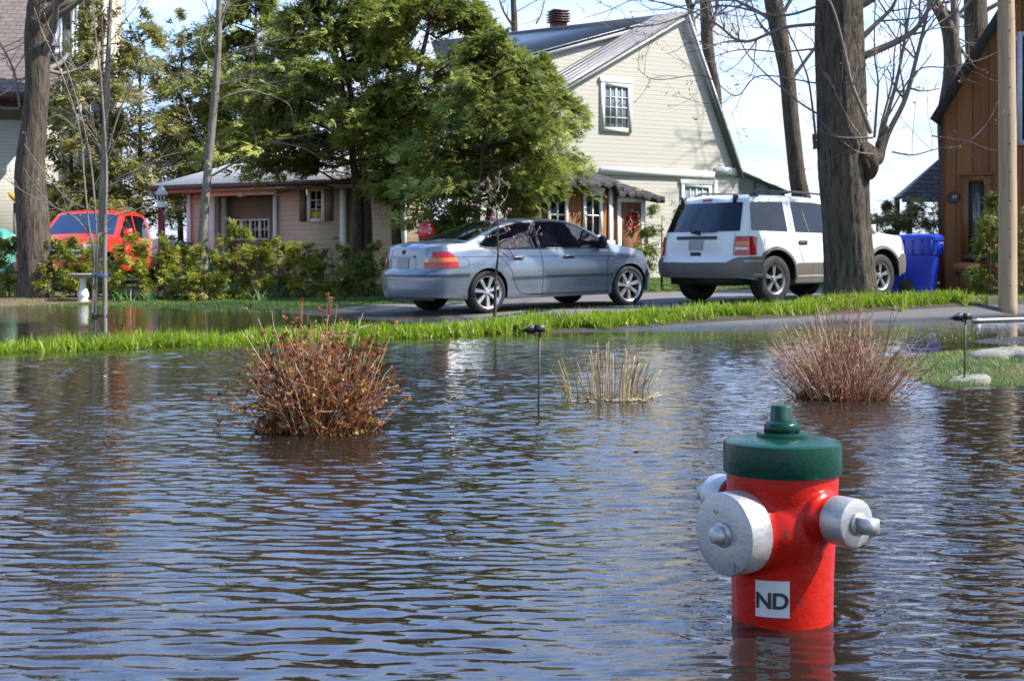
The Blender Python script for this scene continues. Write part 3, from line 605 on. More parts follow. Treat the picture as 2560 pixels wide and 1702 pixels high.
# ---------------------------------------------------------------- cars
def carpaint(name, col, metal=.0, rough=.25):
    m, t = newmat(name); tc = t.n('ShaderNodeTexCoord'); v = tc.outputs['Object']; sep = t.n('ShaderNodeSeparateXYZ', i_0=v)
    n = t.noise(v, 5, 5, .6); d = t.ramp(t.math('ADD', sep.outputs[2], t.math('MULTIPLY', n, .35)), [(.30, (1, 1, 1)), (.62, (0, 0, 0))])
    c = t.mix(t.math('MULTIPLY', d, .42), col, (.16, .13, .10))
    b = t.n('ShaderNodeBsdfPrincipled', i_Base_Color=c, i_Metallic=metal); b.inputs['Coat Weight'].default_value = .55; b.inputs['Coat Roughness'].default_value = .04
    t.l(t.math('ADD', rough, t.math('MULTIPLY', d, .3)), b.inputs['Roughness']); finish(t, b, n, .0006); return m
class Car:
    def __init__(s, **k): s.__dict__.update(k); s.table = {}
    def off(s, x, z):
        r = sstep(-x, -(s.xr + s.fall), -s.xr) * interp(z, s.rear); f = sstep(x, s.xf - s.fall, s.xf) * interp(z, s.front); return r - f
    def plan(s, x):
        q = np.clip((s.xr + s.cr - x) / s.cr, 0, 1); a = (1 - q ** s.pr) ** (1 / s.pr); q = np.clip((x - s.xf + s.cf) / s.cf, 0, 1); b = (1 - q ** s.pf) ** (1 / s.pf); return np.minimum(a, b)
    def half(s, x, z):
        zb = interp(x, s.belt); lo = interp(np.minimum(z, zb), s.sec); return s.plan(x) * (s.w * lo - s.tum * np.maximum(z - zb, 0))
    def pt(s, x, z, side=-1, o=0.0):
        x = np.asarray(x, float); z = np.asarray(z, float); e = .004
        P = np.stack([x + s.off(x, z), side * s.half(x, z), z + 0 * x], -1)
        if o:
            A = np.stack([x + e + s.off(x + e, z), side * s.half(x + e, z), z + 0 * x], -1) - np.stack([x - e + s.off(x - e, z), side * s.half(x - e, z), z + 0 * x], -1)
            B = np.stack([x + s.off(x, z + e), side * s.half(x, z + e), z + e + 0 * x], -1) - P
            N = np.cross(B, A) * side; N /= np.linalg.norm(N, axis=-1)[..., None] + 1e-9; P = P + N * o
        return P
    def outl(s, z):
        # arclength table of the plan outline at height z, from the rear centre forward
        key = round(float(z), 3)
        if key not in s.table:
            x = np.concatenate([s.xr + s.cr - s.cr * np.sin(np.linspace(pi / 2, 0, 200)), np.linspace(s.xr + s.cr, s.xf - s.cf, 120)[1:], (s.xf - s.cf + s.cf * np.sin(np.linspace(0, pi / 2, 160)))[1:]])
            y = s.half(x, np.full_like(x, z)); X = x + s.off(x, np.full_like(x, z)); a = np.concatenate([[0], np.cumsum(np.hypot(np.diff(X), np.diff(y)))]); s.table[key] = (a, X, y)
        return s.table[key]
    def pa(s, a, z, side=-1, o=.006):
        # point at arclength a from the rear centre (a < 0: the other side)
        a = np.asarray(a, float); z = np.asarray(z, float) + 0 * a; out = np.zeros(a.shape + (3,))
        for idx in np.ndindex(a.shape):
            ta, X, Y = s.outl(z[idx]); v = abs(a[idx]); sg = side if a[idx] >= 0 else -side
            p = np.array([np.interp(v, ta, X), np.interp(v, ta, Y)]); p1 = np.array([np.interp(v + .01, ta, X), np.interp(v + .01, ta, Y)]); p0 = np.array([np.interp(max(v - .01, 0), ta, X), np.interp(max(v - .01, 0), ta, Y)])
            d = p1 - p0; d /= np.hypot(*d) + 1e-9; nn = np.array([-d[1], d[0]]); p = p + nn * o; out[idx] = (p[0], sg * p[1], z[idx])
        return out
    def patch_a(s, mb, a0, a1, zlo, zhi, o=.006, side=-1, na=14, nz=4, mi=0, thick=.0):
        A = np.linspace(a0, a1, na); T = np.linspace(0, 1, nz); zl = interp(A, zlo) if np.ndim(zlo) else np.full(na, zlo); zh = interp(A, zhi) if np.ndim(zhi) else np.full(na, zhi)
        Zz = zl[:, None] + (zh - zl)[:, None] * T[None]; P = s.pa(np.broadcast_to(A[:, None], Zz.shape), Zz, side, o); mb.grid(P, mi, flip=(side > 0))
        if thick:
            Q = s.pa(np.broadcast_to(A[:, None], Zz.shape), Zz, side, o - thick)
            for (p, q) in ((P[:, 0], Q[:, 0]), (P[:, -1], Q[:, -1]), (P[0], Q[0]), (P[-1], Q[-1])): mb.grid(np.stack([p, q], 1), mi)
    def patch_x(s, mb, xs, zlo, zhi, o=.005, side=-1, nz=4, mi=0):
        xs = np.asarray(xs, float); T = np.linspace(0, 1, nz); zl = interp(xs, zlo) if np.ndim(zlo) else np.full(len(xs), zlo); zh = interp(xs, zhi) if np.ndim(zhi) else np.full(len(xs), zhi)
        Zz = zl[:, None] + (zh - zl)[:, None] * T[None]; mb.grid(s.pt(np.broadcast_to(xs[:, None], Zz.shape), Zz, side, o), mi)
    def seam(s, mb, pts, side=-1, w=.007, o=.0025, n=8):
        P = spline(pts, n) if len(pts) > 2 else spline(pts, 12); p = s.pt(P[:, 0], P[:, 1], side, o); d = np.gradient(P, axis=0); d /= np.linalg.norm(d, axis=1)[:, None] + 1e-9
        q0 = s.pt(P[:, 0] - d[:, 1] * w / 2, P[:, 1] + d[:, 0] * w / 2, side, o); q1 = s.pt(P[:, 0] + d[:, 1] * w / 2, P[:, 1] - d[:, 0] * w / 2, side, o); mb.grid(np.stack([q0, q1], 1))
    def top(s, x, yy):
        # height of the upper surface, yy in -1..1 of the roof half width
        zc = interp(x, s.prof); return zc - s.crown * np.abs(yy) ** 2.6
    def top_w(s, x):
        zc = interp(x, s.prof); return s.half(x, zc - s.crown)
    def patch_top(s, mb, x0, x1, y0, y1, o=.005, nx=14, ny=13, mi=0, f=1.0):
        xs_ = np.linspace(x0, x1, nx); Y = np.linspace(y0, y1, ny); X2, Y2 = np.meshgrid(xs_, Y, indexing='ij'); z = s.top(X2, Y2); w = s.top_w(xs_)[:, None] * f
        P = np.stack([X2 + s.off(X2, z), Y2 * w, z], -1); du = np.gradient(P, axis=0); dv = np.gradient(P, axis=1); N = np.cross(du, dv); N /= np.linalg.norm(N, axis=-1)[..., None] + 1e-9; N *= np.sign(N[..., 2:3] + 1e-9)
        mb.grid(P + N * o, mi)
    def stations(s):
        q = np.sin(np.linspace(0, pi / 2, 22)); xs_ = list(np.linspace(s.xr + s.cr, s.xf - s.cf, 60)) + list(s.xr + s.cr - s.cr * q) + list(s.xf - s.cf + s.cf * q) + [p[0] for p in s.prof if s.xr < p[0] < s.xf]
        for ax in s.axles: xs_ += list(ax + s.ra * np.cos(np.linspace(0, pi, 33)))
        xs_ = np.unique(np.round([x for x in xs_ if s.xr <= x <= s.xf], 4)); return xs_
    def zb(s, x):
        z = interp(x, s.sill)
        for ax in s.axles:
            d = s.ra ** 2 - (x - ax) ** 2
            if d > 0: z = max(z, s.zw + sqrt(d))
        return z
    def hull(s):
        X_ = s.stations(); mb = MB(); rows = []
        for x in X_:
            zb = interp(x, s.belt); z0 = s.zb(x); zc = interp(x, s.prof); ze = max(zc - s.crown, zb + .002)
            lv = list(np.linspace(z0, zb, 15)) + list(np.linspace(zb, ze, 8)[1:]); lv = np.array(lv); pl = s.pt(np.full(len(lv), x), lv, -1)
            wt = -pl[-1, 1]; t = np.sin(np.linspace(pi / 2, 0, 12)); yy = t[1:] * wt; z = ze + (zc - ze) * (1 - np.clip(yy / (wt + 1e-9), 0, 1) ** 2.6)
            tp = np.stack([x + s.off(x, z), -yy, z], -1); h = np.vstack([pl, tp]); m = h[::-1][1:].copy(); m[:, 1] *= -1; rows.append(np.vstack([h, m]))
        P = np.array(rows); mb.grid(P)
        return mb, X_
    def arches(s, mb, depth=.30):
        for ax in s.axles:
            for side in (-1, 1):
                t = np.linspace(0, pi, 26); xa = ax + s.ra * np.cos(t); za = np.maximum(s.zw + s.ra * np.sin(t), .16); outer = s.pt(xa, za, side, .0); inner = outer.copy(); inner[:, 1] -= side * depth
                lip = s.pt(xa, za, side, -.012); mb.grid(np.stack([outer, lip, inner], 1), flip=side > 0)
                c = np.array([ax, inner[:, 1].mean(), s.zw - .1]); v = np.vstack([inner, c]); n = len(inner); mb.add(v, [(i, i + 1, n) for i in range(n - 1)])
        x0, x1 = s.axles[0] - s.ra, s.axles[1] + s.ra; w = s.w * .93
        mb.box(((s.xr + s.xf) / 2, 0, s.zw + .02), (s.xf - s.xr - .5, (w - .26) * 2, .22)); mb.box(((s.axles[0] + s.axles[1]) / 2, 0, s.zw), (s.axles[1] - s.axles[0] - 2 * s.ra - .05, w * 1.86, .2))
def make_wheel(parent, x, y, z, r, wd, rim_r, spokes, style, rimmat, side, yaw=0.0):
    T = MB(); ax = np.array([0, side * 1.0, 0]); M = axis_m(ax); h = wd / 2
    prof = [(rim_r * 1.0, -h * .9), (rim_r + .012, -h), (r - .03, -h * 1.0), (r - .008, -h * .86), (r, -h * .6)]
    for k in (-.34, 0, .34): prof += [(r, h * (k - .1)), (r - .008, h * (k - .08)), (r - .008, h * (k - .03)), (r, h * (k - .01))]
    prof += [(r, h * .6), (r - .008, h * .86), (r - .03, h * 1.0), (rim_r + .03, h * 1.03), (rim_r + .012, h), (rim_r, h * .9)]
    T.lathe(prof, 64, M)
    B = MB(); B.lathe([(0, -h * .5), (rim_r * .98, -h * .5), (rim_r * .98, -h * .2), (0, -h * .2)], 32, M); B.lathe([(0, 0), (rim_r * .62, 0), (rim_r * .62, h * .2), (0, h * .2)], 32, M)
    w = B.build('wheel', M_black, parent); w.location = (x, y, z); w.rotation_euler = (0, 0, yaw)
    T.build('tyre', M_rubber, w, smooth=True, auto=40)
    Q = MB(); Q.lathe([(rim_r * .97, -h * .5), (rim_r * .95, h * .3), (rim_r * .93, h * .72), (rim_r * .985, h * .90), (rim_r * 1.03, h * .96), (rim_r * 1.035, h * .90), (rim_r * .99, h * .8)], 64, M)
    for k in range(spokes):
        a = 2 * pi * k / spokes + .3
        for dl in ((0,) if style == 'single' else (-.105, .105)):
            w0, w1 = (rim_r * .20, rim_r * .30) if style == 'single' else (rim_r * .10, rim_r * .12); aa = a + dl * .35; ab = a + dl
            if style == 'single': aa = ab = a
            u0 = np.array([cos(aa), sin(aa)]); u1 = np.array([cos(ab), sin(ab)]); p0, p1 = u0 * rim_r * .16, u1 * rim_r * .96; n0 = np.array([-u1[1], u1[0]])
            zt, zi = h * .74, h * .80
            v = [(*(p0 - n0 * w0 / 2), zt - .03), (*(p1 - n0 * w1 / 2), zt - .03), (*(p1 + n0 * w1 / 2), zt - .03), (*(p0 + n0 * w0 / 2), zt - .03), (*(p0 - n0 * w0 * .38), zt), (*(p1 - n0 * w1 * .40), zt + .004), (*(p1 + n0 * w1 * .40), zt + .004), (*(p0 + n0 * w0 * .38), zt)]
            Q.box8(np.array(v) @ M.T)
    Q.lathe([(0, h * .5), (rim_r * .27, h * .5), (rim_r * .27, h * .74), (rim_r * .20, h * .80), (0, h * .82)], 32, M)
    Q.build('rim', rimmat, w, smooth=True, auto=30)
    L = MB()
    for k in range(5): a = 2 * pi * k / 5 + .1; L.box(np.array([rim_r * .21 * cos(a), rim_r * .21 * sin(a), h * .78]) @ M.T, (.018, .018, .018), M)
    each(L, 'lug_bolt', M_black, w)
M_rimA = plain('alloy_a', (.62, .62, .63), .32, metal=.75, vary=.1); M_rimB = plain('alloy_b', (.40, .40, .42), .4, metal=.7, vary=.2)
M_lred = plain('lamp_red', (.42, .008, .010), .12, vary=.25, scale=40, coat=.7); M_lor = plain('lamp_orange', (.72, .17, .01), .12, vary=.2, scale=40, coat=.7); M_lcl = plain('lamp_clear', (.55, .56, .58), .15, vary=.2, coat=.7)
M_plate = plain('blank_plate', (.30, .33, .37), .4, vary=.06)
M_chrome = plain('bright_metal', (.6, .6, .62), .15, metal=1.0, vary=.05)

def place_car(name, lab, cat, anchor, a, local):
    # anchor: world (x, y) of the local point `local`
    c, s_ = cos(a), sin(a); ox = anchor[0] - (c * local[0] - s_ * local[1]); oy = anchor[1] - (s_ * local[0] + c * local[1])
    f = lambda lx, ly: gz(ox + c * lx - s_ * ly, oy + s_ * lx + c * ly)
    zr = max(f(local[0], local[1]), -.01); zf = f(-local[0], local[1]); z = (zr + zf) / 2
    T = thing(name, lab, cat, (ox, oy, z), a, world=False); T.rotation_euler = (0, -math.atan2(zf - zr, abs(local[0]) * 2), a); T.location = (ox, oy, z + .004); return T

def sedan():
    T = place_car('silver_sedan', 'silver blue four door sedan parked on the driveway, seen from behind its right side', 'car', (-.371, 20.3), R(35.8), (-1.3625, -.80))
    c = Car(xr=-2.37, xf=2.13, cr=.42, cf=.62, pr=2.7, pf=2.3, w=.875, tum=.47, crown=.05, fall=.5, zw=.318, ra=.355, axles=(-1.3625, 1.3625),
        rear=[(0, .06), (.24, .045), (.36, .0), (.56, -.01), (.62, .005), (.66, .075), (.86, .085), (.97, .10), (1.2, .13)], front=[(0, .1), (.25, .02), (.5, .0), (.6, .06), (.9, .3)],
        sec=[(.1, .90), (.2, .935), (.27, .965), (.3, .957), (.5, .995), (.62, 1.0), (.74, .992), (.8, .97), (.93, .925), (1.1, .9)],
        belt=[(-2.4, .90), (-1.7, .935), (-1.2, .93), (0, .90), (1.0, .87), (1.5, .80), (1.9, .70), (2.13, .58)],
        prof=[(-2.37, 1.0), (-2.26, 1.055), (-2.0, 1.075), (-1.75, 1.082), (-1.66, 1.09), (-1.45, 1.165), (-1.15, 1.275), (-.9, 1.355), (-.7, 1.392), (-.4, 1.413), (-.1, 1.415), (.2, 1.402), (.42, 1.372), (.62, 1.285), (.85, 1.165), (1.02, 1.07), (1.10, 1.035), (1.35, .985), (1.65, .92), (1.9, .83), (2.05, .74), (2.13, .66)],
        sill=[(-2.4, .27), (-1.8, .24), (-1.72, .22), (-1.0, .2), (1.0, .2), (1.75, .22), (2.2, .25)])
    paint_ = carpaint('silver_blue_paint', (.21, .25, .305), .5, .22)
    mb, _ = c.hull(); B = mb.build('body', paint_, T, smooth=True, auto=32)
    mb = MB(); c.arches(mb); mb.build('underbody', M_black, T)
    # glass
    mb = MB(); xs_ = np.linspace(-1.43, -.50, 16)
    low = [(-1.43, 1.0), (-1.34, .965), (-1.2, .957), (-.5, .95), (.7, .935), (1.0, .93)]; hi = [(-1.43, 1.02), (-1.3, 1.125), (-1.1, 1.22), (-.9, 1.283), (-.7, 1.318), (-.4, 1.338), (0, 1.34), (.25, 1.318), (.45, 1.268), (.7, 1.135), (.95, .985), (1.02, .94)]
    for sd_ in (-1, 1):
        for x0, x1, nm in ((-1.44, -.40, 'rear_side_window'), (-.345, .98, 'front_side_window')):
            m2 = MB(); c.patch_x(m2, np.linspace(x0, x1, 22), low, hi, .006, sd_); wd = m2.build(nm, M_dglass, T, smooth=True)
            if sd_ < 0:
                m3 = MB(); xx = np.linspace(x0 - .02, x1 + .02, 22); hh = [(p[0], p[1] + .018) for p in hi]; m3.grid(np.stack([c.pt(xx, interp(xx, hi) - .004, -1, .008), c.pt(xx, interp(xx, hi) + .016, -1, .008)], 1)); m3.grid(np.stack([c.pt(xx, interp(xx, low) - .018, -1, .008), c.pt(xx, interp(xx, low) + .003, -1, .008)], 1)); m3.build('window_trim', M_black, wd)
                if x0 < -1: m4 = MB(); c.patch_x(m4, np.linspace(-1.115, -1.085, 3), low, hi, .009, sd_); m4.build('window_divider', M_black, wd)
    for sd_ in (-1, 1): m4 = MB(); c.patch_x(m4, np.linspace(-.405, -.34, 3), low, hi, .005, sd_); m4.build('door_pillar', M_black, T)
    m2 = MB(); c.patch_top(m2, -1.60, -.90, -.93, .93, .006, f=.96); m2.build('rear_window', M_dglass, T, smooth=True)
    m2 = MB(); c.patch_top(m2, .52, 1.03, -.93, .93, .006, f=.96); m2.build('windscreen', M_dglass, T, smooth=True)
    # seams and trims
    sm = MB(); low2 = .23
    for sd_ in (-1, 1):
        c.seam(sm, [(-.37, .945), (-.36, .6), (-.36, .21)], sd_); c.seam(sm, [(.98, .90), (.90, .7), (.90, .4), (.92, .21)], sd_); c.seam(sm, [(-1.30, .95), (-1.10, .80), (-.95, .62), (-.87, .42), (-.80, .32), (-.68, .265), (-.36, .25)], sd_)
        c.seam(sm, [(-.68, .262), (.2, .25), (.92, .25)], sd_, w=.009); c.seam(sm, [(-1.95, .845), (-1.2, .835), (0, .815), (1.0, .795), (1.55, .765)], sd_, w=.008)
        c.seam(sm, [(-1.95, .80), (-1.94, .70), (-1.75, .69), (-1.70, .72), (-1.71, .80), (-1.78, .82), (-1.95, .80)], sd_, w=.006)
    A, Zz = np.meshgrid(np.linspace(-.80, .80, 40), [.634, .642], indexing='ij'); sm.grid(c.pa(A, Zz, -1, .004)); 
    for a_ in (-.56, .56): A, Zz = np.meshgrid([a_ - .003, a_ + .003], np.linspace(.64, .98, 6), indexing='ij'); sm.grid(c.pa(A, Zz, -1, .003))
    sm.build('panel_seams', M_black, T)
    rb = MB(); c.patch_a(rb, -1.35, 1.35, .555, .60, .008, na=60, nz=3, thick=.004)
    for sd_ in (-1, 1): c.patch_x(rb, np.linspace(-.93, 1.0, 16), .495, .53, .009, sd_, 3)
    c.patch_a(rb, -.72, .72, .22, .28, -.01, na=20, nz=2); rb.build('rub_strip', plain('strip_dark', (.045, .055, .07), .4), T)
    for sd_ in (-1, 1):
        for x in (-.92, .05):
            m2 = MB(); xx = np.linspace(x, x + .2, 8); zz = .80 + .012 * np.sin(np.linspace(0, pi, 8)); p = c.pt(xx, zz, sd_, .034); m2.tube(p, [.008, .013, .014, .014, .014, .014, .013, .008], 8); m2.build('door_handle', paint_, T, smooth=True)
            m2 = MB(); xx = np.linspace(x - .01, x + .2, 8); m2.grid(np.stack([c.pt(xx, .775 + 0 * xx, sd_, .0045), c.pt(xx, .822 + 0 * xx, sd_, .0045)], 1)); m2.build('handle_recess', M_black, T)
        m2 = MB(); p = c.pt(np.array([.80]), np.array([.97]), sd_, .11)[0]; M = np.eye(3); m2.lathe([(0, -.055), (.05, -.05), (.075, -.02), (.078, .02), (.07, .035), (0, .036)], 20, axis_m((-1, 0, 0)) @ np.diag([1, 1.35, 1]), p); m2.box((p[0], p[1] - sd_ * .07, p[2] - .03), (.05, .1, .03)); m2.build('wing_mirror', M_dark, T, smooth=True, auto=40)
        m2 = MB(); c.patch_x(m2, np.linspace(1.02, 1.10, 4), .70, .725, .009, sd_, 2); m2.build('side_repeater', M_lor, T)
        # tail lamp: red upper, orange band, clear reversing lamp, red lower
        ct = [(.52, .80), (.55, .835), (.60, .845), (.645, .85), (.66, .925), (.80, .932), (.90, .917), (.98, .88), (1.04, .83), (1.08, .77), (1.10, .70)]
        def band(nm, a0, a1, zl, zh, mat, par, o): m2 = MB(); A_ = np.linspace(a0, a1, 26); c.patch_a(m2, a0, a1, zl, [(q, min(zh, interp(q, ct))) for q in A_], o, sd_, 26, 3); return m2.build(nm, mat, par, smooth=True)
        L = band('tail_lamp', .52, 1.10, .685, .776, M_lred, T, .010); band('brake_lens', .655, 1.02, .84, .935, M_lred, L, .010); band('indicator_lens', .612, 1.065, .778, .838, M_lor, L, .0105); band('reversing_lens', .525, .608, .778, .845, M_lcl, L, .0105)
        m2 = MB(); A0 = c.outl(.6)[0][-1]; c.patch_a(m2, A0 - .95, A0 - .45, .56, [(A0 - .95, .66), (A0 - .45, .68)], .008, sd_, 12, 3); m2.build('headlight', M_lcl, T, smooth=True)
    m2 = MB(); c.patch_a(m2, -.33, .33, .665, .84, .004, na=12, nz=3); m2.build('plate_recess', paint_, T)
    m2 = MB(); c.patch_a(m2, -.30, .30, .842, .872, .026, na=12, nz=2, thick=.02); m2.build('boot_handle', plain('lid_strip', (.20, .25, .34), .3, metal=.5), T)
    m2 = MB(); c.patch_a(m2, -.155, .155, .685, .83, .014, na=6, nz=2, thick=.008); m2.build('number_plate', M_plate, T)
    m2 = MB(); P = c.pa(np.array([.0]), np.array([.925]), -1, .006)[0]; m2.lathe([(0, 0), (.036, 0), (.034, .006), (0, .008)], 24, axis_m((-1, 0, .12)), P); m2.build('round_badge', M_dark, T)
    for xw in (-1.3625, 1.3625):
        for sd_ in (-1, 1): make_wheel(T, xw, sd_ * .745, .318, .318, .225, .232, 7, 'single', M_rimA, sd_)
    m2 = MB(); m2.tube([(-2.30, .42, .235), (-1.9, .42, .25)], .03, 12); m2.build('exhaust_pipe', M_black, T)
sedan()

def suv():
    T = place_car('white_suv', 'white boxy sport utility car with grey lower cladding, parked half behind the big tree', 'car', (4.095, 21.6), R(38.5), (-1.345, -.85))
    c = Car(xr=-2.27, xf=2.34, cr=.34, cf=.60, pr=3.2, pf=2.6, w=.93, tum=.235, crown=.055, fall=.62, zw=.37, ra=.46, axles=(-1.345, 1.345),
        rear=[(0, .16), (.42, .03), (.5, .0), (.66, .0), (.72, .07), (1.0, .09), (1.1, .12), (1.5, .30), (1.75, .42)], front=[(0, .15), (.4, .0), (.7, .02), (1.0, .1)],
        sec=[(.2, .93), (.36, .965), (.55, .995), (.70, 1.0), (.85, .985), (1.0, .965), (1.1, .94), (1.3, .9)],
        belt=[(-2.4, 1.08), (-1.5, 1.08), (0, 1.06), (.95, 1.02), (1.5, .98), (2.0, .9), (2.34, .75)],
        prof=[(-2.27, 1.66), (-2.15, 1.685), (-1.9, 1.70), (-1.2, 1.715), (-.4, 1.71), (.1, 1.685), (.32, 1.65), (.55, 1.52), (.85, 1.33), (1.03, 1.21), (1.12, 1.17), (1.5, 1.13), (1.9, 1.09), (2.2, 1.02), (2.34, .90)],
        sill=[(-2.4, .42), (-1.9, .38), (-.8, .30), (.8, .30), (1.9, .40), (2.4, .42)])
    pw = carpaint('white_car_paint', (.74, .75, .76), 0, .3); M_clad = plain('grey_cladding', (.15, .135, .12), .5, vary=.15)
    mb, _ = c.hull(); mb.build('body', pw, T, smooth=True, auto=32)
    mb = MB(); c.arches(mb, .34); mb.box((-1.7, 0, .38), (.9, 1.2, .18)); mb.build('underbody', M_black, T)
    m2 = MB(); A1 = 1.34
    c.patch_a(m2, -A1, A1, .40, [(-1.4, .73), (-.98, .73), (-.80, .72), (-.70, .645), (0, .635), (.70, .645), (.80, .72), (.98, .73), (1.4, .73)], .028, na=70, nz=5, thick=.03)
    for sd_ in (-1, 1):
        c.patch_x(m2, np.linspace(-.87, .87, 20), .31, .62, .014, sd_, 5); c.patch_x(m2, np.linspace(1.82, 2.0, 6), .42, .74, .016, sd_, 4)
        t = np.linspace(.0, pi, 30)
        for ax_ in c.axles: m2.grid(np.stack([c.pt(ax_ + (c.ra + dd) * np.cos(t), np.maximum(c.zw + (c.ra + dd) * np.sin(t), .36), sd_, oo) for dd, oo in ((.0, .004), (.0, .022), (.045, .02), (.055, .002))], 1), flip=sd_ > 0)
    c.patch_a(m2, c.outl(.6)[0][-1] - 1.25, c.outl(.6)[0][-1] - .0, .42, .72, .02, -1, 24, 4); c.patch_a(m2, c.outl(.6)[0][-1] - 1.25, c.outl(.6)[0][-1] - .0, .42, .72, .02, 1, 24, 4)
    m2.build('lower_cladding', M_clad, T, smooth=True, auto=40)
    st = MB()
    for sd_ in (-1, 1): c.patch_x(st, np.linspace(-.86, .86, 8), .405, .425, .018, sd_, 2)
    c.patch_a(st, .95, 1.33, .655, .67, .032, na=10, nz=2); c.patch_a(st, 1.1, 1.33, .445, .46, .032, na=8, nz=2); st.build('bright_trim', plain('trim_light', (.55, .53, .5), .35), T)
    # glass
    for sd_ in (-1, 1):
        m2 = MB(); c.patch_x(m2, np.linspace(-1.93, -1.03, 14), [(-1.93, 1.14), (-1.0, 1.115)], [(-1.93, 1.50), (-1.86, 1.575), (-1.0, 1.59)], .006, sd_, 5); m2.build('rear_quarter_window', M_dglass, T, smooth=True)
        m2 = MB(); c.patch_x(m2, np.linspace(-.84, .0, 14), [(-.84, 1.11), (.0, 1.09)], [(-.84, 1.59), (-.27, 1.58), (.0, 1.55)], .006, sd_, 5); rw = m2.build('rear_door_window', M_dglass, T, smooth=True)
        m2 = MB(); c.seam(m2, [(-.62, 1.60), (-.52, 1.10)], sd_, .02, .009); m2.build('window_divider', M_clad, rw)
        m2 = MB(); c.patch_x(m2, np.linspace(.11, .95, 16), [(.11, 1.09), (1.0, 1.07)], [(.11, 1.55), (.30, 1.53), (.5, 1.43), (.8, 1.24), (.97, 1.10)], .006, sd_, 5); m2.build('front_door_window', glassmat('green_glass', (.03, .06, .05), .03), T, smooth=True)
    m2 = MB(); z = [1.13, 1.575]; hw = lambda zz: c.outl(zz)[0]
    def wedge(mb, a_lo, a_hi, z0, z1, o, nz=8, na=18, sym=True):
        Zr = np.linspace(z0, z1, nz); Q = []
        for i, zz in enumerate(Zr): w_ = a_lo + (a_hi - a_lo) * i / (nz - 1); Q.append(c.pa(np.linspace(-w_, w_, na), np.full(na, zz), -1, o))
        mb.grid(np.array(Q), flip=True)
    wedge(m2, .80, .70, 1.125, 1.575, .008); m2.build('tailgate_window', M_dglass, T, smooth=True)
    m2 = MB(); c.patch_top(m2, .36, 1.03, -.93, .93, .006, f=.96); m2.build('windscreen', M_dglass, T, smooth=True)
    sm = MB()
    for sd_ in (-1, 1):
        c.seam(sm, [(-.92, 1.62), (-.92, 1.1), (-.88, .95), (-.78, .80), (-.70, .62)], sd_); c.seam(sm, [(.05, 1.60), (.05, .9), (.05, .32)], sd_); c.seam(sm, [(1.02, 1.05), (1.0, .7), (.95, .32)], sd_)
    for a_ in (-.74, .74): A, Zz = np.meshgrid([a_ - .004, a_ + .004], np.linspace(.66, 1.10, 8), indexing='ij'); sm.grid(c.pa(A, Zz, -1, .003))
    sm.build('panel_seams', M_black, T)
    m2 = MB(); c.patch_a(m2, -.42, .42, 1.005, 1.05, .028, na=12, nz=3, thick=.03); m2.build('tailgate_handle', M_black, T)
    m2 = MB(); c.patch_a(m2, -.15, .15, .835, .985, .014, na=6, nz=2, thick=.01); m2.build('number_plate', M_plate, T)
    m2 = MB(); c.patch_a(m2, -.11, .11, .745, .80, .010, na=6, nz=3, thick=.004); m2.build('lid_latch', M_black, T)
    m2 = MB(); c.patch_a(m2, -.10, .10, 1.60, 1.635, .012, na=6, nz=2, thick=.01); m2.build('high_brake_lamp', M_lred, T)
    m2 = MB(); P = c.pa(np.linspace(-.05, .42, 6), np.array([1.12, 1.115, 1.112, 1.112, 1.115, 1.12]), -1, .035); m2.tube(P, .009, 6); m2.box(P[0], (.06, .09, .05)); m2.box(P[1] + [0, 0, -.01], (.04, .04, .07)); m2.build('rear_wiper', M_black, T)
    for sd_ in (-1, 1):
        m2 = MB(); c.patch_a(m2, .76, 1.14, .755, [(.76, 1.045), (1.05, 1.045), (1.14, 1.03)], .020, sd_, 18, 4, thick=.016); L = m2.build('tail_lamp', M_lred, T, smooth=True, auto=40)
        m2 = MB(); c.patch_a(m2, .775, .97, .90, .965, .023, sd_, 8, 2); m2.build('indicator_lens', M_lor, L); m2 = MB(); c.patch_a(m2, .775, .96, .835, .878, .023, sd_, 8, 2); m2.build('reversing_lens', M_lcl, L)
        m2 = MB(); xx = np.linspace(-.80, -.60, 6); m2.grid(np.stack([c.pt(xx, .905 + 0 * xx, sd_, .008), c.pt(xx, .965 + 0 * xx, sd_, .022), c.pt(xx, .975 + 0 * xx, sd_, .008)], 1)); m2.build('door_handle', M_black, T)
        m2 = MB(); xx = np.linspace(.12, .32, 6); m2.grid(np.stack([c.pt(xx, .905 + 0 * xx, sd_, .008), c.pt(xx, .965 + 0 * xx, sd_, .022), c.pt(xx, .975 + 0 * xx, sd_, .008)], 1)); m2.build('door_handle', M_black, T)
        m2 = MB(); p = c.pt(np.array([.88]), np.array([1.12]), sd_, .13)[0]; m2.box(p, (.09, .2, .16)); m2.build('wing_mirror', pw, T)
        m2 = MB(); yy = sd_ * .60; xr_ = np.array([-1.62, -1.50, -1.40, -.6, .1, .42, .56]); zt = interp(xr_, c.prof) - .035 + np.array([-.0, .065, .08, .085, .08, .05, -.03]); m2.tube(np.c_[xr_, np.full(7, yy), zt], [.012, .02, .018, .016, .016, .016, .01], 8)
        m2.box((-1.5, yy, interp(-1.5, c.prof) - .02), (.22, .05, .07), taper=.5); m2.box((-.2, yy, interp(-.2, c.prof) - .02), (.16, .05, .07), taper=.6); m2.build('roof_rail', M_black, T, smooth=True, auto=40)
        m2 = MB(); P = c.pa(np.array([sd_ * -.56]), np.array([1.63]), -1, .02)[0]; m2.box(P, (.09, .035, .11)); m2.build('glass_hinge', M_black, T)
        m2 = MB(); A0 = c.outl(.9)[0][-1]; c.patch_a(m2, A0 - 1.0, A0 - .5, .80, .95, .010, sd_, 12, 3); m2.build('headlight', M_lcl, T)
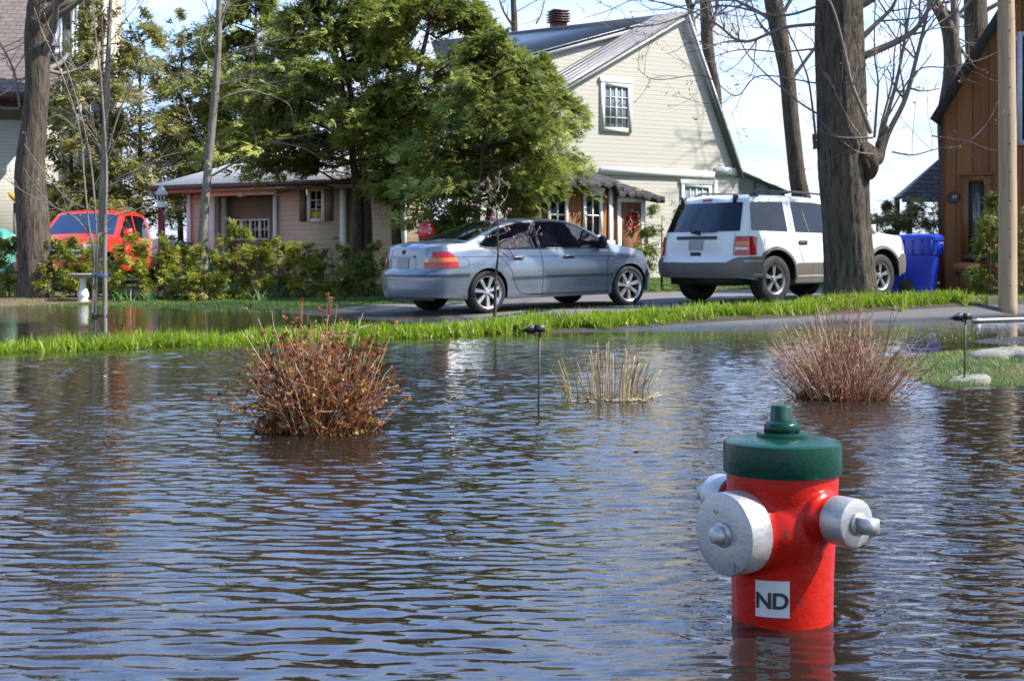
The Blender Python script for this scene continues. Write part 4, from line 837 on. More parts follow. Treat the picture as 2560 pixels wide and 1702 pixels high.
    for xw in (-1.345, 1.345):
        for sd_ in (-1, 1): make_wheel(T, xw, sd_ * .775, .37, .37, .245, .225, 5, 'double', M_rimB, sd_)
    m2 = MB(); m2.tube([(-2.12, -.30, .33), (-1.7, -.30, .36)], .032, 12); m2.build('exhaust_pipe', M_chrome, T)
suv()

def pickup():
    x, y = W(98, 0, 31.6)[:2]; T = thing('red_pickup_truck', 'bright red pickup truck behind the hedge, nose towards the road', 'pickup truck', (x + .62, 34.2, .12), R(-95), world=False)
    c = Car(xr=-2.9, xf=2.9, cr=.18, cf=.5, pr=4, pf=3, w=1.0, tum=.26, crown=.05, fall=.3, zw=.40, ra=.50, axles=(-1.75, 1.95), rear=[(0, 0), (2, 0)], front=[(0, .15), (.5, 0), (1.0, .03), (1.2, .1)],
        sec=[(.3, .95), (.6, .99), (.9, 1.0), (1.15, .98), (1.4, .95)], belt=[(-3, 1.2), (-.95, 1.2), (-.9, 1.22), (1.1, 1.2), (2.9, 1.08)],
        prof=[(-2.9, 1.26), (-.93, 1.27), (-.90, 1.7), (-.80, 1.86), (-.3, 1.93), (.4, 1.92), (.62, 1.86), (1.3, 1.32), (1.42, 1.28), (2.3, 1.22), (2.9, 1.12)], sill=[(-3, .5), (-1, .45), (1, .45), (3, .5)])
    p = carpaint('bright_red_paint', (.72, .035, .018), 0, .28); mb, _ = c.hull(); mb.build('body', p, T, smooth=True, auto=32); mb = MB(); c.arches(mb, .4); mb.build('underbody', M_black, T)
    m2 = MB(); c.patch_top(m2, .66, 1.28, -.93, .93, .008, f=.95); m2.build('windscreen', glassmat('blue_glass', (.012, .035, .09), .05), T, smooth=True)
    for sd_ in (-1, 1):
        m2 = MB(); c.patch_x(m2, np.linspace(-.75, .02, 8), 1.24, [(-.75, 1.72), (-.6, 1.78), (.1, 1.80)], .008, sd_, 4); m2.build('rear_side_window', M_dglass, T); m2 = MB(); c.patch_x(m2, np.linspace(.12, 1.15, 12), 1.23, [(.12, 1.80), (.5, 1.77), (1.2, 1.28)], .008, sd_, 4); m2.build('front_side_window', M_dglass, T)
        m2 = MB(); A0 = c.outl(.95)[0][-1]; c.patch_a(m2, A0 - 1.28, A0 - .74, .84, 1.08, .014, sd_, 12, 3); L = m2.build('headlight', M_lcl, T); m2 = MB(); c.patch_a(m2, A0 - 1.24, A0 - 1.14, .86, .98, .02, sd_, 4, 2); m2.build('indicator_lens', M_lor, L)
        m2 = MB(); pp = c.pt(np.array([1.05]), np.array([1.3]), sd_, .16)[0]; m2.box(pp, (.1, .18, .22)); m2.build('wing_mirror', p, T)
    A0 = c.outl(.9)[0][-1]; m2 = MB()
    for sd_ in (-1, 1): c.patch_a(m2, A0 - .70, A0, .72, 1.08, .012, sd_, 10, 3)
    gr = m2.build('grille', M_dark, T); m2 = MB()
    for zz in (.8, .92, 1.04):
        for sd_ in (-1, 1): c.patch_a(m2, A0 - .70, A0, zz - .02, zz + .02, .024, sd_, 10, 2)
    m2.build('grille_bar', M_chrome, gr); m2 = MB()
    for sd_ in (-1, 1): c.patch_a(m2, A0 - 1.2, A0, .50, .66, .05, sd_, 14, 3, thick=.05)
    m2.build('front_bumper', p, T)
    for xw in (-1.75, 1.95):
        for sd_ in (-1, 1): make_wheel(T, xw, sd_ * .82, .40, .40, .27, .25, 6, 'single', M_rimB, sd_)
pickup()
# ---------------------------------------------------------------- walls seen at an angle
class Wall:
    def __init__(s, px, D, ang):
        s.O = np.array([(px - CX) / F * D, D]); s.d = np.array([cos(ang), sin(ang)]); s.n = np.array([s.d[1], -s.d[0]])
    def s(s, px): k = (px - CX) / F; return (k * s.O[1] - s.O[0]) / (s.d[0] - k * s.d[1])
    def xy(s, a, o=0.0): p = s.O + s.d * a + s.n * o; return p
    def z(s, px, py, o=0.0): Y = s.xy(s.s(px), 0)[1]; return EYE + (HZ - py) / F * Y
    def P(s, a, z, o=0.0): p = s.xy(a, o); return np.array([p[0], p[1], z])
    def PP(s, px, py, o=0.0): return s.P(s.s(px), s.z(px, py), o)
    def box(s, mb, s0, s1, z0, z1, o0, o1, mi=0): mb.box8([s.P(s0, z0, o0), s.P(s1, z0, o0), s.P(s1, z0, o1), s.P(s0, z0, o1), s.P(s0, z1, o0), s.P(s1, z1, o0), s.P(s1, z1, o1), s.P(s0, z1, o1)], mi)
    def bar(s, mb, a, b, w, o0, o1):
        # bar in the wall plane between (s, z) points a and b
        a, b = np.array(a, float), np.array(b, float); d = b - a; d /= np.hypot(*d); n = np.array([-d[1], d[0]]) * w / 2; q = [a - n, b - n, b + n, a + n]
        mb.box8([s.P(*q[i], o0) for i in (0, 1, 2, 3)] + [s.P(*q[i], o1) for i in (0, 1, 2, 3)])
    def prism(s, mb, pts, o0, o1, mi=0):
        n = len(pts); A = [s.P(a, z, o1) for a, z in pts]; B = [s.P(a, z, o0) for a, z in pts]
        mb.poly(A, mi); mb.poly(B[::-1], mi)
        for i in range(n): j = (i + 1) % n; mb.poly([B[i], B[j], A[j], A[i]], mi)
def window(w, parent, s0, s1, z0, z1, nx, ny, fw=.09, frame=None, pane=None, o=.0, head=.0, split=None, name='window', mun=.022, deep=.05):
    frame = frame or M_white; pane = pane or M_glass; mb = MB()
    w.box(mb, s0 - fw, s0, z0 - fw, z1 + fw, o, o + deep); w.box(mb, s1, s1 + fw, z0 - fw, z1 + fw, o, o + deep)
    w.box(mb, s0, s1, z0 - fw, z0, o, o + deep * 1.02); w.box(mb, s0, s1, z1, z1 + fw, o, o + deep * 1.02)
    if head: w.prism(mb, [(s0 - fw - .02, z1 + fw + .002), (s1 + fw + .02, z1 + fw + .002), (s1 + fw + .05, z1 + fw + head), (s0 - fw - .05, z1 + fw + head)], o, o + deep * 1.3)
    f = mb.build(name, frame, parent); mb = MB()
    for i in range(1, nx): x = s0 + (s1 - s0) * i / nx; k = mun * (2.2 if split == i else 1); w.box(mb, x - k / 2, x + k / 2, z0, z1, o + .012, o + .03)
    for j in range(1, ny): z = z0 + (z1 - z0) * j / ny; w.box(mb, s0, s1, z - mun / 2, z + mun / 2, o + .012, o + .027)
    if nx > 1 or ny > 1: mb.build('glazing_bar', frame, f)
    mb = MB(); w.box(mb, s0, s1, z0, z1, o - .02, o + .008); mb.build('pane', pane, f); return f
def slab(mb, quad, th, mi=0):
    # quad of 4 points (counter-clockwise seen from above), thickened downward
    q = np.array(quad, float); n = np.cross(q[1] - q[0], q[3] - q[0]); n /= np.linalg.norm(n); n = n * np.sign(n[2] + 1e-9); lo = q - n * th; mb.box8(np.vstack([lo, q]), mi)
def ribbed(mb, q, nr, h=.022, th=.03, width=.18):
    # roof sheet with raised seams running from edge q0-q1 (eave) up to q3-q2 (ridge)
    q = np.array(q, float); slab(mb, q, th); n = np.cross(q[1] - q[0], q[3] - q[0]); n /= np.linalg.norm(n); n = n * np.sign(n[2] + 1e-9)
    for i in range(nr + 1):
        t0, t1 = max(0, (i - width / 2) / nr), min(1, (i + width / 2) / nr); a, b = q[0] + (q[1] - q[0]) * t0, q[0] + (q[1] - q[0]) * t1; c, d = q[3] + (q[2] - q[3]) * t1, q[3] + (q[2] - q[3]) * t0
        v = np.array([a, b, c, d]) + n * .001; mb.box8(np.vstack([v, v + n * h]))
M_beige = siding('beige_lap_siding', (.53, .505, .43), .115, vary=.06, line=.5)
M_beige2 = siding('tan_lap_siding', (.66, .50, .36), .12, vary=.08)
M_wood = siding('orange_board_wall', (.40, .15, .045), .12, True, .01, .22, True, .4)
M_woodd = siding('dark_stained_board_wall', (.33, .13, .03), .15, True, .012, .35, True, .4)
M_metalroof = plain('metal_roofing', (.56, .56, .57), .4, metal=.12, vary=.08); M_greyroof = plain('grey_metal_roofing', (.17, .165, .17), .4, metal=.3, vary=.12)
M_brown = plain('brown_gutter', (.07, .032, .022), .5)
M_shing = shingle('dark_shingle', (.055, .052, .055), (.09, .085, .085)); M_shingb = shingle('brown_shingle', (.15, .115, .10), (.21, .165, .145), .16, .35)

def gable_house():
    w = Wall(1712, 38.0, R(30)); T = thing('gable_house', 'tall cream sided house with a steep asymmetric gable and grey metal roof', 'house', tuple(w.P(0, 0)))
    back = np.array([-.816, .578, 0.]); S, Zf = w.s, w.z
    pk = (0, w.z(1712, 33)); er = (S(1846), w.z(1846, 432)); zt = w.z(1640, 437)
    el = (S(1140), w.z(1140, 372))
    mb = MB(); w.prism(mb, [(el[0] + .3, 0), (er[0], 0), (er[0], er[1]), pk, (el[0] + .3, el[1])], -.2, 0); 
    wl = mb.build('wall', M_beige, T)
    # return walls
    mb = MB(); a, b_ = w.P(er[0], 0), w.P(er[0], er[1]); mb.box8([a, a + back * 9 * .9, a + back * 8.1 + [-.15, 0, 0], a + [-.15, 0, 0]] + [b_, b_ + back * 8.1, b_ + back * 8.1 + [-.15, 0, 0], b_ + [-.15, 0, 0]]); mb.build('side_wall', M_beige, T)
    # steep right slope with rake board
    mb = MB(); p0, p1 = w.P(*pk, .16), w.P(er[0] + .06, er[1] - .12, .16); slab(mb, [p1, p1 + back * 9, p0 + back * 9 + [0, 0, .02], p0 + [0, 0, .02]], .06); rr = mb.build('roof', M_greyroof, T)
    mb = MB(); w.bar(mb, (pk[0], pk[1] - .06), (er[0] + .02, er[1] - .02), .15, .002, .12); w.bar(mb, (pk[0] - .1, pk[1] - .14), (el[0], el[1] - .07), .13, .002, .12); mb.build('rake_board', M_white, rr)
    mb = MB(); q0, q1 = w.P(el[0], el[1], .18), w.P(pk[0], pk[1] + .02, .18); L = back * 1.05; slab(mb, [q0, q1, q1 + L, q0 + L], .05)
    nrm = np.cross(q1 - q0, L); nrm /= np.linalg.norm(nrm); nrm *= np.sign(nrm[2])
    for t in (.0, .2, .4, .6, .8): v = np.array([q0 + L * t, q1 + L * t, q1 + L * (t + .035), q0 + L * (t + .035)]) + nrm * .001; mb.box8(np.vstack([v, v + nrm * .03]))
    mb.build('roof_strip', plain('weathered_metal_roofing', (.27, .265, .27), .4, metal=.3, vary=.2), rr)
    # shed dormer on the left slope: cheek wall, shallow roof, fascia
    cb = back * 1.0; c2 = Wall(1712, 38.0, R(30)); c2.O = w.O + cb[:2]
    top0 = (c2.s(1640), c2.z(1640, 50)); top1 = (c2.s(1150), c2.z(1150, 188)); lo0 = (c2.s(1150), c2.z(1150, 372))
    d1 = (c2.s(1700), c2.z(1700, 60))
    mb = MB(); c2.prism(mb, [lo0, (c2.s(1640), c2.z(1640, 110)), d1, top0, top1], -.12, 0); mb.build('dormer_wall', M_beige, T)
    mb = MB(); f0, f1 = c2.P(c2.s(1690), c2.z(1690, 37), .12), c2.P(*top1, .12) + np.array([0, 0, .05]); L2 = back * 8; r0, r1 = f0 + L2 * .55 + [0, 0, .12], f1 + L2 * .55 + [0, 0, .0]
    A = w.P(0, pk[1] + .04, .0); Bk = W(1215, 88, 42.3); slab(mb, [f1, f0, A + back * .3, Bk], .08); dr = mb.build('dormer_roof', M_greyroof, T)
    mb = MB(); c2.bar(mb, (c2.s(1690), c2.z(1690, 43)), (top1[0], top1[1] - .03), .16, .03, .11); mb.build('fascia', M_white, dr)
    # trim boards under the gable, corner
    mb = MB(); w.box(mb, S(1500), S(1783), zt - .05, zt + .14, .003, .07); w.box(mb, S(1786), S(1849), w.z(1800, 437) - .02, w.z(1800, 437) + .2, .003, .075); w.box(mb, S(1783), S(1790), 0, w.z(1783, 450), .003, .07); each(mb, 'trim_board', M_white, T)
    window(w, T, S(1510), S(1568), w.z(1540, 320), w.z(1540, 219), 4, 4, .12, head=.12, split=2, pane=glassmat('sky_glass', (.20, .25, .28), .05))
    window(w, T, S(1709), S(1770), w.z(1740, 545), w.z(1740, 470), 4, 3, .10, head=.12, split=2, pane=MATS.get('x') or glassmat('curtain_glass', (.35, .40, .44), .08))
    # chimney standing on the ridge
    c0 = W(1396, 78, 41.2); cz0 = c0[2] - .35; mb = MB(); M = rotz(R(20)); mb.box((c0[0], c0[1], cz0 + .35), (.40, .40, .72), M); ch = mb.build('chimney', plain('chimney_brown', (.14, .06, .05), .6), T); mb = MB()
    for k in range(4): mb.box((c0[0], c0[1], cz0 + .62 + k * .075), (.56, .56, .03), M)
    mb.box((c0[0], c0[1], cz0 + .93), (.50, .50, .05), M); mb.build('chimney_cap', plain('chimney_cap', (.09, .04, .035), .5), ch)
    # lean-to sun room on the right
    w3 = Wall(1790, 39.2, R(8)); G = thing('sun_room', 'low screened sun room with sloping roof at the right end of the cream house', 'sun room', tuple(w3.P(0, 0)))
    s0, s1 = w3.s(1786), w3.s(1962); zt0 = w3.z(1845, 432); z1 = w3.z(1955, 484); prof = [(s0, 0), (s1, 0), (s1, z1), (w3.s(1850), zt0), (s0, zt0)]
    mb = MB(); w3.prism(mb, prof, -2.5, 0); mb.build('screen_panel', glassmat('screen_glass', (.22, .23, .24), .25), G); mb = MB()
    for px in (1789, 1841, 1888, 1922, 1957): zz = interp(w3.s(px), [(s0, zt0), (w3.s(1850), zt0), (s1, z1)]); w3.box(mb, w3.s(px) - .022, w3.s(px) + .022, 0, zz, .002, .04)
    w3.bar(mb, (w3.s(1848), zt0), (s1 + .05, z1 + .02), .09, .002, .06); w3.box(mb, s0, w3.s(1848), zt0 - .05, zt0 + .02, .002, .06); mb.build('frame', plain('bronze_frame', (.10, .085, .08), .5), G)
    mb = MB(); slab(mb, [w3.P(w3.s(1846), zt0 + .08, .1), w3.P(s1 + .15, z1 + .05, .1), w3.P(s1 + .15, z1 + .05, -2.6), w3.P(w3.s(1846), zt0 + .08, -2.6)], .05); mb.build('roof', M_greyroof, G)
gable_house()

def bungalow():
    w = Wall(470, 36.0, R(-30)); T = thing('garage_bungalow', 'low tan sided bungalow with white ribbed metal roof and a garage opening', 'house', tuple(w.P(0, 0))); S = w.s; ze = 2.62
    s1 = S(1012); mb = MB(); sc = S(861); w.box(mb, 0, S(540), 0, ze, -.2, 0); w.box(mb, S(540), S(686), w.z(600, 487), ze, -.2, 0); w.box(mb, S(686), sc, 0, ze, -.2, 0); w.box(mb, sc, s1 + .4, 0, ze, -.25, -.12)
    a = w.P(0, 0); bk = np.array([*(-w.n), 0]); mb.box8([a + bk * .2, a + bk * 8, a + bk * 8 + [.2, 0, 0], a + bk * .2 + [.2, 0, 0]] + [p + np.array([0, 0, ze]) for p in (a + bk * .2, a + bk * 8, a + bk * 8 + [.2, 0, 0], a + bk * .2 + [.2, 0, 0])]); mb.build('wall', M_beige2, T)
    # recessed garage door with a row of small windows
    g0, g1 = S(540), S(686); mb = MB(); w.box(mb, g0, g1, 0, w.z(600, 487), -.5, -.44); gd = mb.build('garage_door', plain('door_taupe', (.22, .175, .12), .6, vary=.06), T)
    mb = MB(); w.box(mb, g0, g0 + .05, 0, w.z(600, 487), -.44, -.2); w.box(mb, g1 - .05, g1, 0, w.z(600, 487), -.44, -.2); mb.build('door_jamb', M_white, gd)
    w2 = Wall(470, 36.0, R(-30)); w2.O = w.O - w.n * .44; zz = [w2.z(625, 596), w2.z(625, 552)]; sA, sB = w2.s(580), w2.s(674)
    for k in range(4): a0 = sA + (sB - sA) * k / 4; window(w2, gd, a0 + .05, a0 + (sB - sA) / 4 - .03, zz[0], zz[1], 2, 2, .045, name='door_window', deep=.03)
    mb = MB(); w.box(mb, S(525), S(540), 0, w.z(535, 490), .002, .06); w.box(mb, S(686), S(695), 0, w.z(690, 490), .002, .06); w.prism(mb, [(S(527), w.z(600, 489)), (S(693), w.z(600, 489)), (S(697), w.z(600, 476)), (S(523), w.z(600, 476))], .002, .08); w.prism(mb, [(S(602), w.z(610, 492)), (S(614), w.z(610, 492)), (S(617), w.z(610, 471)), (S(599), w.z(610, 471))], .002, .11)
    w.box(mb, 0, S(478) + .02, 0, ze, .002, .05); w.box(mb, S(853), S(866), 0, ze, .002, .06); each(mb, 'trim_board', M_white, T)
    window(w, T, S(779), S(806), w.z(790, 546), w.z(790, 478), 2, 3, .10, head=.05, pane=M_dglass); mb = MB()
    w.box(mb, S(779), S(806), w.z(790, 546), w.z(790, 528), .009, .012)
    mb.build('yellow_blind', plain('yellow_cloth', (.65, .38, .02), .6), T); mb = MB()
    w.box(mb, S(751), S(766), w.z(790, 553), w.z(790, 474), .002, .05); w.box(mb, S(815), S(833), w.z(790, 553), w.z(790, 474), .002, .05); each(mb, 'shutter', plain('shutter_taupe', (.15, .12, .095), .6), T)
    mb = MB(); w.box(mb, S(1005), S(1017), 0, ze, .002, .05); mb.build('porch_post', M_white, T)
    # roof: front slope, hip at the left end
    e0, e1 = w.P(S(470) - .75, 2.68, .62), w.P(s1 + .6, 2.68, .62); zr = 4.15; r0, r1 = w.P(2.4, zr, -3.2), w.P(s1 + .6, zr, -3.2); b0, b1 = w.P(S(470) - .75, 2.68, -7.2), w.P(s1 + .6, 2.68, -7.2)
    mb = MB(); ribbed(mb, [e0, e1, r1, r0], 46, .06, .03, .30); ribbed(mb, [b0, e0, r0, r0 + [.01, .01, 0]], 24, .06, .03, .30); ribbed(mb, [b1, b0, r0, r1], 20, .02, .03, .2); rf = mb.build('roof', M_metalroof, T)
    mb = MB(); g0_, g1_ = e0 - [0, 0, .07], e1 - [0, 0, .07]; n3 = np.array([*w.n, 0]) * .06; mb.box8([g0_ - n3, g1_ - n3, g1_ + n3, g0_ + n3] + [p + np.array([0, 0, .13]) for p in (g0_ - n3, g1_ - n3, g1_ + n3, g0_ + n3)]); mb.build('gutter', M_brown, rf)
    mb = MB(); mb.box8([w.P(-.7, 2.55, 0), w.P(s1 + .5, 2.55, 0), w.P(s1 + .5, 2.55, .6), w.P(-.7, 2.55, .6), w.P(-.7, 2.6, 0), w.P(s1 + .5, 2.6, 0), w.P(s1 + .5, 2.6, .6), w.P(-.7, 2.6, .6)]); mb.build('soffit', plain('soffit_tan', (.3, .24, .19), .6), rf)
    # higher dark rear roof
    mb = MB(); q = [w.P(1.5, 3.5, -4), w.P(5.6, 3.5, -4), w.P(5.0, 4.9, -7), w.P(3.2, 4.9, -7)]; slab(mb, q, .05); mb.build('rear_roof', M_shing, T)
bungalow()

def garden_hut():
    w = Wall(1350, 28.0, R(36)); T = thing('garden_hut', 'small orange board hut with white windows, low door and shaggy dark thatch roof', 'shed', tuple(w.P(0, 0))); S = w.s; z = w.z
    s0, sm_, s1 = S(1345), S(1525), S(1618); mb = MB(); w.box(mb, s0, sm_, 0, z(1450, 444), -1.2, 0); w.box(mb, sm_, s1, 0, z(1560, 470), -.9, -.12); wl = mb.build('wall', M_wood, T)
    mb = MB(); w.box(mb, s0, s0 + .05, 0, z(1360, 440), .002, .05); w.box(mb, S(1520), S(1529), 0, z(1525, 448), .002, .05); w.box(mb, S(1465), S(1531), z(1500, 621), z(1500, 601), .052, .09); w.box(mb, s0, S(1462), z(1400, 621), z(1400, 603), .052, .09); each(mb, 'trim_board', M_white, T)
    for a, b in ((1374, 1410), (1463, 1497)):
        f = window(w, T, S(a), S(b), z(1480, 588), z(1480, 490), 2, 2, .075, head=.10, pane=M_dglass, mun=.03)
    wd = Wall(1350, 28.0, R(36)); wd.O = w.O - w.n * .12; mb = MB(); wd.box(mb, wd.s(1550), wd.s(1600), 0, wd.z(1575, 506), .004, .03); m, t = newmat('diagonal_door'); tc = t.n('ShaderNodeTexCoord'); sp = t.n('ShaderNodeSeparateXYZ', i_0=tc.outputs['Object']); dv = t.math('FRACT', t.math('DIVIDE', t.math('ADD', t.math('MULTIPLY', sp.outputs[0], 1.0), sp.outputs[2]), .11)); n = t.noise(t.mapping(tc.outputs['Object'], (6, 6, 3)), 2, 5)
    b = t.n('ShaderNodeBsdfPrincipled', i_Base_Color=t.mix(1.0, t.ramp(n, [(.3, (.17, .07, .03)), (.7, (.30, .13, .055))]), t.ramp(dv, [(0, (.4,) * 3), (.1, (1,) * 3)]), 'MULTIPLY'), i_Roughness=.7); finish(t, b, dv, .006)
    dr = mb.build('door', m, T); mb = MB(); zt = wd.z(1575, 506); wd.box(mb, wd.s(1541), wd.s(1550), 0, zt, .004, .05); wd.box(mb, wd.s(1600), wd.s(1610), 0, zt, .004, .05); wd.box(mb, wd.s(1541), wd.s(1610), zt, zt + .12, .004, .055); mb.build('door_frame', M_white, dr)
    mb = MB(); q = wd.P(wd.s(1612), wd.z(1612, 604), .07); mb.box(q, (.05, .06, .13)); mb.box(q + [0, 0, .09], (.08, .09, .03), taper=.5); mb.build('wall_lantern', M_dark, T)
    # shaggy roof: layers of rough sheet
    r = np.random.default_rng(2); mb = MB()
    def sheet(pa, pb, pc, pd, nx=26, ny=10, rg=.05, sag=.06):
        u = np.linspace(0, 1, nx)[:, None, None]; v = np.linspace(0, 1, ny)[None, :, None]; P = (pa * (1 - u) + pb * u) * (1 - v) + (pd * (1 - u) + pc * u) * v; P = P + 0; P[..., 2] += -sag * (1 - v[..., 0]) ** 3 * 2 + r.normal(0, rg * .35, P.shape[:2]); P[:, 0, 2] += r.normal(0, rg * .5, nx); mb.grid(P); Q = P.copy(); Q[..., 2] -= .07; mb.grid(Q, flip=True); mb.grid(np.stack([P[:, 0], Q[:, 0]], 1)); mb.grid(np.stack([P[-1], Q[-1]], 1)); mb.grid(np.stack([P[0], Q[0]], 1))
    A, B = w.PP(1335, 441, .32), w.PP(1537, 449, .32); C_, D_ = w.P(S(1500), z(1450, 395), -1.3), w.P(S(1350), z(1410, 372), -1.3); sheet(A, B, C_, D_)
    sheet(w.P(S(1537), z(1537, 449), .3), w.P(S(1537) + .1, z(1537, 449), -2.6), C_ + [0, .4, 0], C_)
    A, B = wd.PP(1520, 466, .30), wd.PP(1636, 484, .34); sheet(A, B, wd.P(wd.s(1560), wd.z(1560, 440), -.9), wd.P(wd.s(1500), wd.z(1500, 425), -.9)); sheet(B, wd.P(wd.s(1632), wd.z(1632, 486), -1.5), wd.P(wd.s(1560), wd.z(1560, 440), -1.2), wd.P(wd.s(1560), wd.z(1560, 440), -.9), 10, 8)
    mb.build('thatch_roof', shingle('shaggy_thatch', (.035, .033, .035), (.10, .095, .095), .06, .12, .03), T)
    c = wd.PP(1578, 553, .09); mb = MB(); n = 240; a = r.uniform(0, 2 * pi, n); rr = .155 + r.normal(0, .028, n); ex, ez = np.array([*wd.d, 0]), np.array([0, 0, 1.]); 
    for i in range(n):
        p = c + ex * rr[i] * cos(a[i]) * .88 + ez * rr[i] * sin(a[i]) * 1.22 + np.array([*wd.n, 0]) * r.normal(0, .02); s_ = r.uniform(.012, .026); mb.add(p + np.array([(s_, 0, 0), (-s_, 0, 0), (0, s_, 0), (0, -s_, 0), (0, 0, s_), (0, 0, -s_)]), [(0, 2, 4), (2, 1, 4), (1, 3, 4), (3, 0, 4), (2, 0, 5), (1, 2, 5), (3, 1, 5), (0, 3, 5)], r.random())
    m, t = newmat('tinsel_red'); at = t.n('ShaderNodeAttribute', attribute_name='tint'); b = t.n('ShaderNodeBsdfPrincipled', i_Base_Color=t.ramp(at.outputs['Fac'], [(0, (.25, .01, .01)), (.7, (.6, .03, .03)), (.86, (.7, .6, .6))], 'CONSTANT'), i_Roughness=.15, i_Metallic=.4); finish(t, b); o = mb.build('wreath', m, origin=c); tag(o, 'glittery red wreath hanging on the low door of the board hut', 'wreath')
garden_hut()

def brown_house():
    w = Wall(2350, 27.0, R(-24)); T = thing('brown_wood_house', 'steep roofed house of dark stained vertical boards at the right edge', 'house', tuple(w.P(0, 0))); S = w.s; z = w.z
    ez = z(2350, 312); s2 = S(2760); pkz = 9.6; slope = (z(2482, 68) - z(2356, 270)) / (S(2482) - S(2356)); spk = S(2356) + (pkz - z(2356, 270)) / slope
    s_lo = S(2350); zl = z(2356, 270) + slope * (s_lo - S(2356)); mb = MB(); w.prism(mb, [(s_lo, 0), (spk * 2 - s_lo, 0), (spk * 2 - s_lo, zl), (spk, pkz), (s_lo, zl)], -7, 0); mb.build('wall', M_woodd, T)
    mb = MB(); a = (S(2330), zl + slope * (S(2330) - s_lo) + .08); b_ = (spk, pkz + .1); L = -7.4; slab(mb, [w.P(*a, .35), w.P(*b_, .35), w.P(*b_, L), w.P(*a, L)], .14); slab(mb, [w.P(*b_, .35), w.P(2 * spk - a[0], a[1], .35), w.P(2 * spk - a[0], a[1], L), w.P(*b_, L)], .14); mb.build('roof', plain('dark_roof_edge', (.03, .026, .026), .7), T)
    mb = MB(); w.box(mb, S(2350) , S(2360), 0, zl, .003, .05); mb.build('corner_board', plain('dark_board', (.07, .022, .008), .6), T)
    wood = plain('window_casing_wood', (.17, .06, .02), .55, vary=.25); window(w, T, S(2422), S(2460), z(2440, 634), z(2440, 455), 1, 1, .13, frame=wood, head=.03, pane=glassmat('garden_glass', (.06, .075, .06), .06), deep=.07)
    mb = MB(); w.box(mb, S(2408), S(2472), z(2440, 648), z(2440, 638), .0, .16); mb.build('window_sill', plain('weathered_sill', (.09, .07, .06), .7), T)
    window(w, T, S(2556), S(2620), z(2580, 350), z(2580, 92), 1, 1, .10, frame=plain('pale_blue_frame', (.45, .50, .58), .5), pane=glassmat('blue_pane', (.02, .06, .13), .05), name='upper_window'); 
    c = w.PP(2384, 493, .03); ex, ez_, en = np.array([*w.d, 0]), np.array([0, 0, 1.]), np.array([*w.n, 0]); M = np.stack([ex, ez_, en], 1)
    mb = MB(); mb.lathe([(0, -.01), (.115, -.01), (.115, .008), (.108, .014), (0, .014)], 40, M, c); o = mb.build('number_plaque', plain('plaque_black', (.012, .010, .014), .4), origin=c, smooth=True, auto=30); tag(o, 'round dark house number plaque on the brown board wall', 'plaque')
    cu = bpy.data.curves.new('txt', 'FONT'); cu.body = '97'; cu.size = .085; cu.align_x = 'CENTER'; to = bpy.data.objects.new('txt', cu); COL.objects.link(to); bpy.context.view_layer.update(); me = bpy.data.meshes.new_from_object(to.evaluated_get(bpy.context.evaluated_depsgraph_get())); COL.objects.unlink(to)
    for v in me.vertices: p = M @ np.array([v.co.x + .025, v.co.y - .03, .017]); v.co = p
    me.materials.clear(); me.materials.append(plain('plaque_white', (.6, .62, .66), .5)); lo = bpy.data.objects.new('numerals', me); COL.objects.link(lo); lo.parent = o
    r = np.random.default_rng(6)
    for k, colr in enumerate([(.35, .02, .03), (.2, .18, .12)]):
        mb = MB()
        for (qx, qy, s_) in ([(-.045, .045, .028), (-.03, .06, .022), (-.06, .03, .018)] if k == 0 else [(-.055, -.005, .018), (-.05, -.045, .015), (.02, .065, .014)]): mb.lathe([(0, 0), (s_, 0), (s_ * .6, .008), (0, .01)], 12, M, c + M @ np.array([qx, qy, .014]))
        mb.build('painted_flower', plain('flower%d' % k, colr, .5), o)
    c = w.PP(2420, 668, .28); mb = MB(); M2 = np.stack([ex, en, ez_], 1); 
    mb.box(c, (.46, .24, .17), M2, taper=1.06); 
    pl = mb.build('planter_box', plain('cedar_planter', (.36, .14, .05), .6, vary=.3, scale=14), origin=c); tag(pl, 'small orange wooden planter box under the tall narrow window', 'planter'); mb = MB(); mb.box(c + [0, 0, .083], (.40, .18, .012), M2); mb.build('soil', plain('potting_soil', (.03, .02, .015), .9), pl, origin=c)
    for q in (-.17, .17): mb = MB(); mb.box(c + ex * q + [0, 0, -.085 - (c[2] - .085 - .15) / 2], (.05, .16, c[2] - .085 - .15), M2); mb.build('leg', plain('cedar_leg', (.08, .035, .015), .7), pl, origin=c)
    # shingled gazebo roof beyond
    a = W(2262, 500, 33); G = thing('shingled_gazebo', 'small garden gazebo with grey shingled hip roof strung with coloured bulbs', 'gazebo', (a[0] + 1.6, 33.7, 0)); x0, z0 = a[0], W(0, 492, 33)[2]; ap = np.array([a[0] + 1.5, 33.6, W(0, 352, 33.6)[2]]); cs = [np.array([x0 - .12, 33, z0]), np.array([x0 + 3.1, 33, z0]), np.array([x0 + 3.1, 34.3, z0]), np.array([x0 + .05, 34.3, z0])]
    mb = MB(); 
    for i in range(4): mb.poly([cs[i], cs[(i + 1) % 4], ap])
    mb.poly(cs[::-1]); rf = mb.build('roof', shingle('grey_shingle', (.12, .12, .13), (.17, .17, .18), .11, .3), G); mb = MB(); mb.box((x0 + 1.5, 33.05, z0 - .06), (3.1, .06, .14)); mb.build('fascia', plain('green_fascia', (.22, .27, .24), .6), rf); 
    for xq in (.15, 2.95):
        for yq in (33.15, 34.2): mb = MB(); mb.box((x0 + xq, yq, z0 / 2), (.11, .11, z0)); mb.build('post', plain('post_brown', (.14, .07, .04), .6), G)
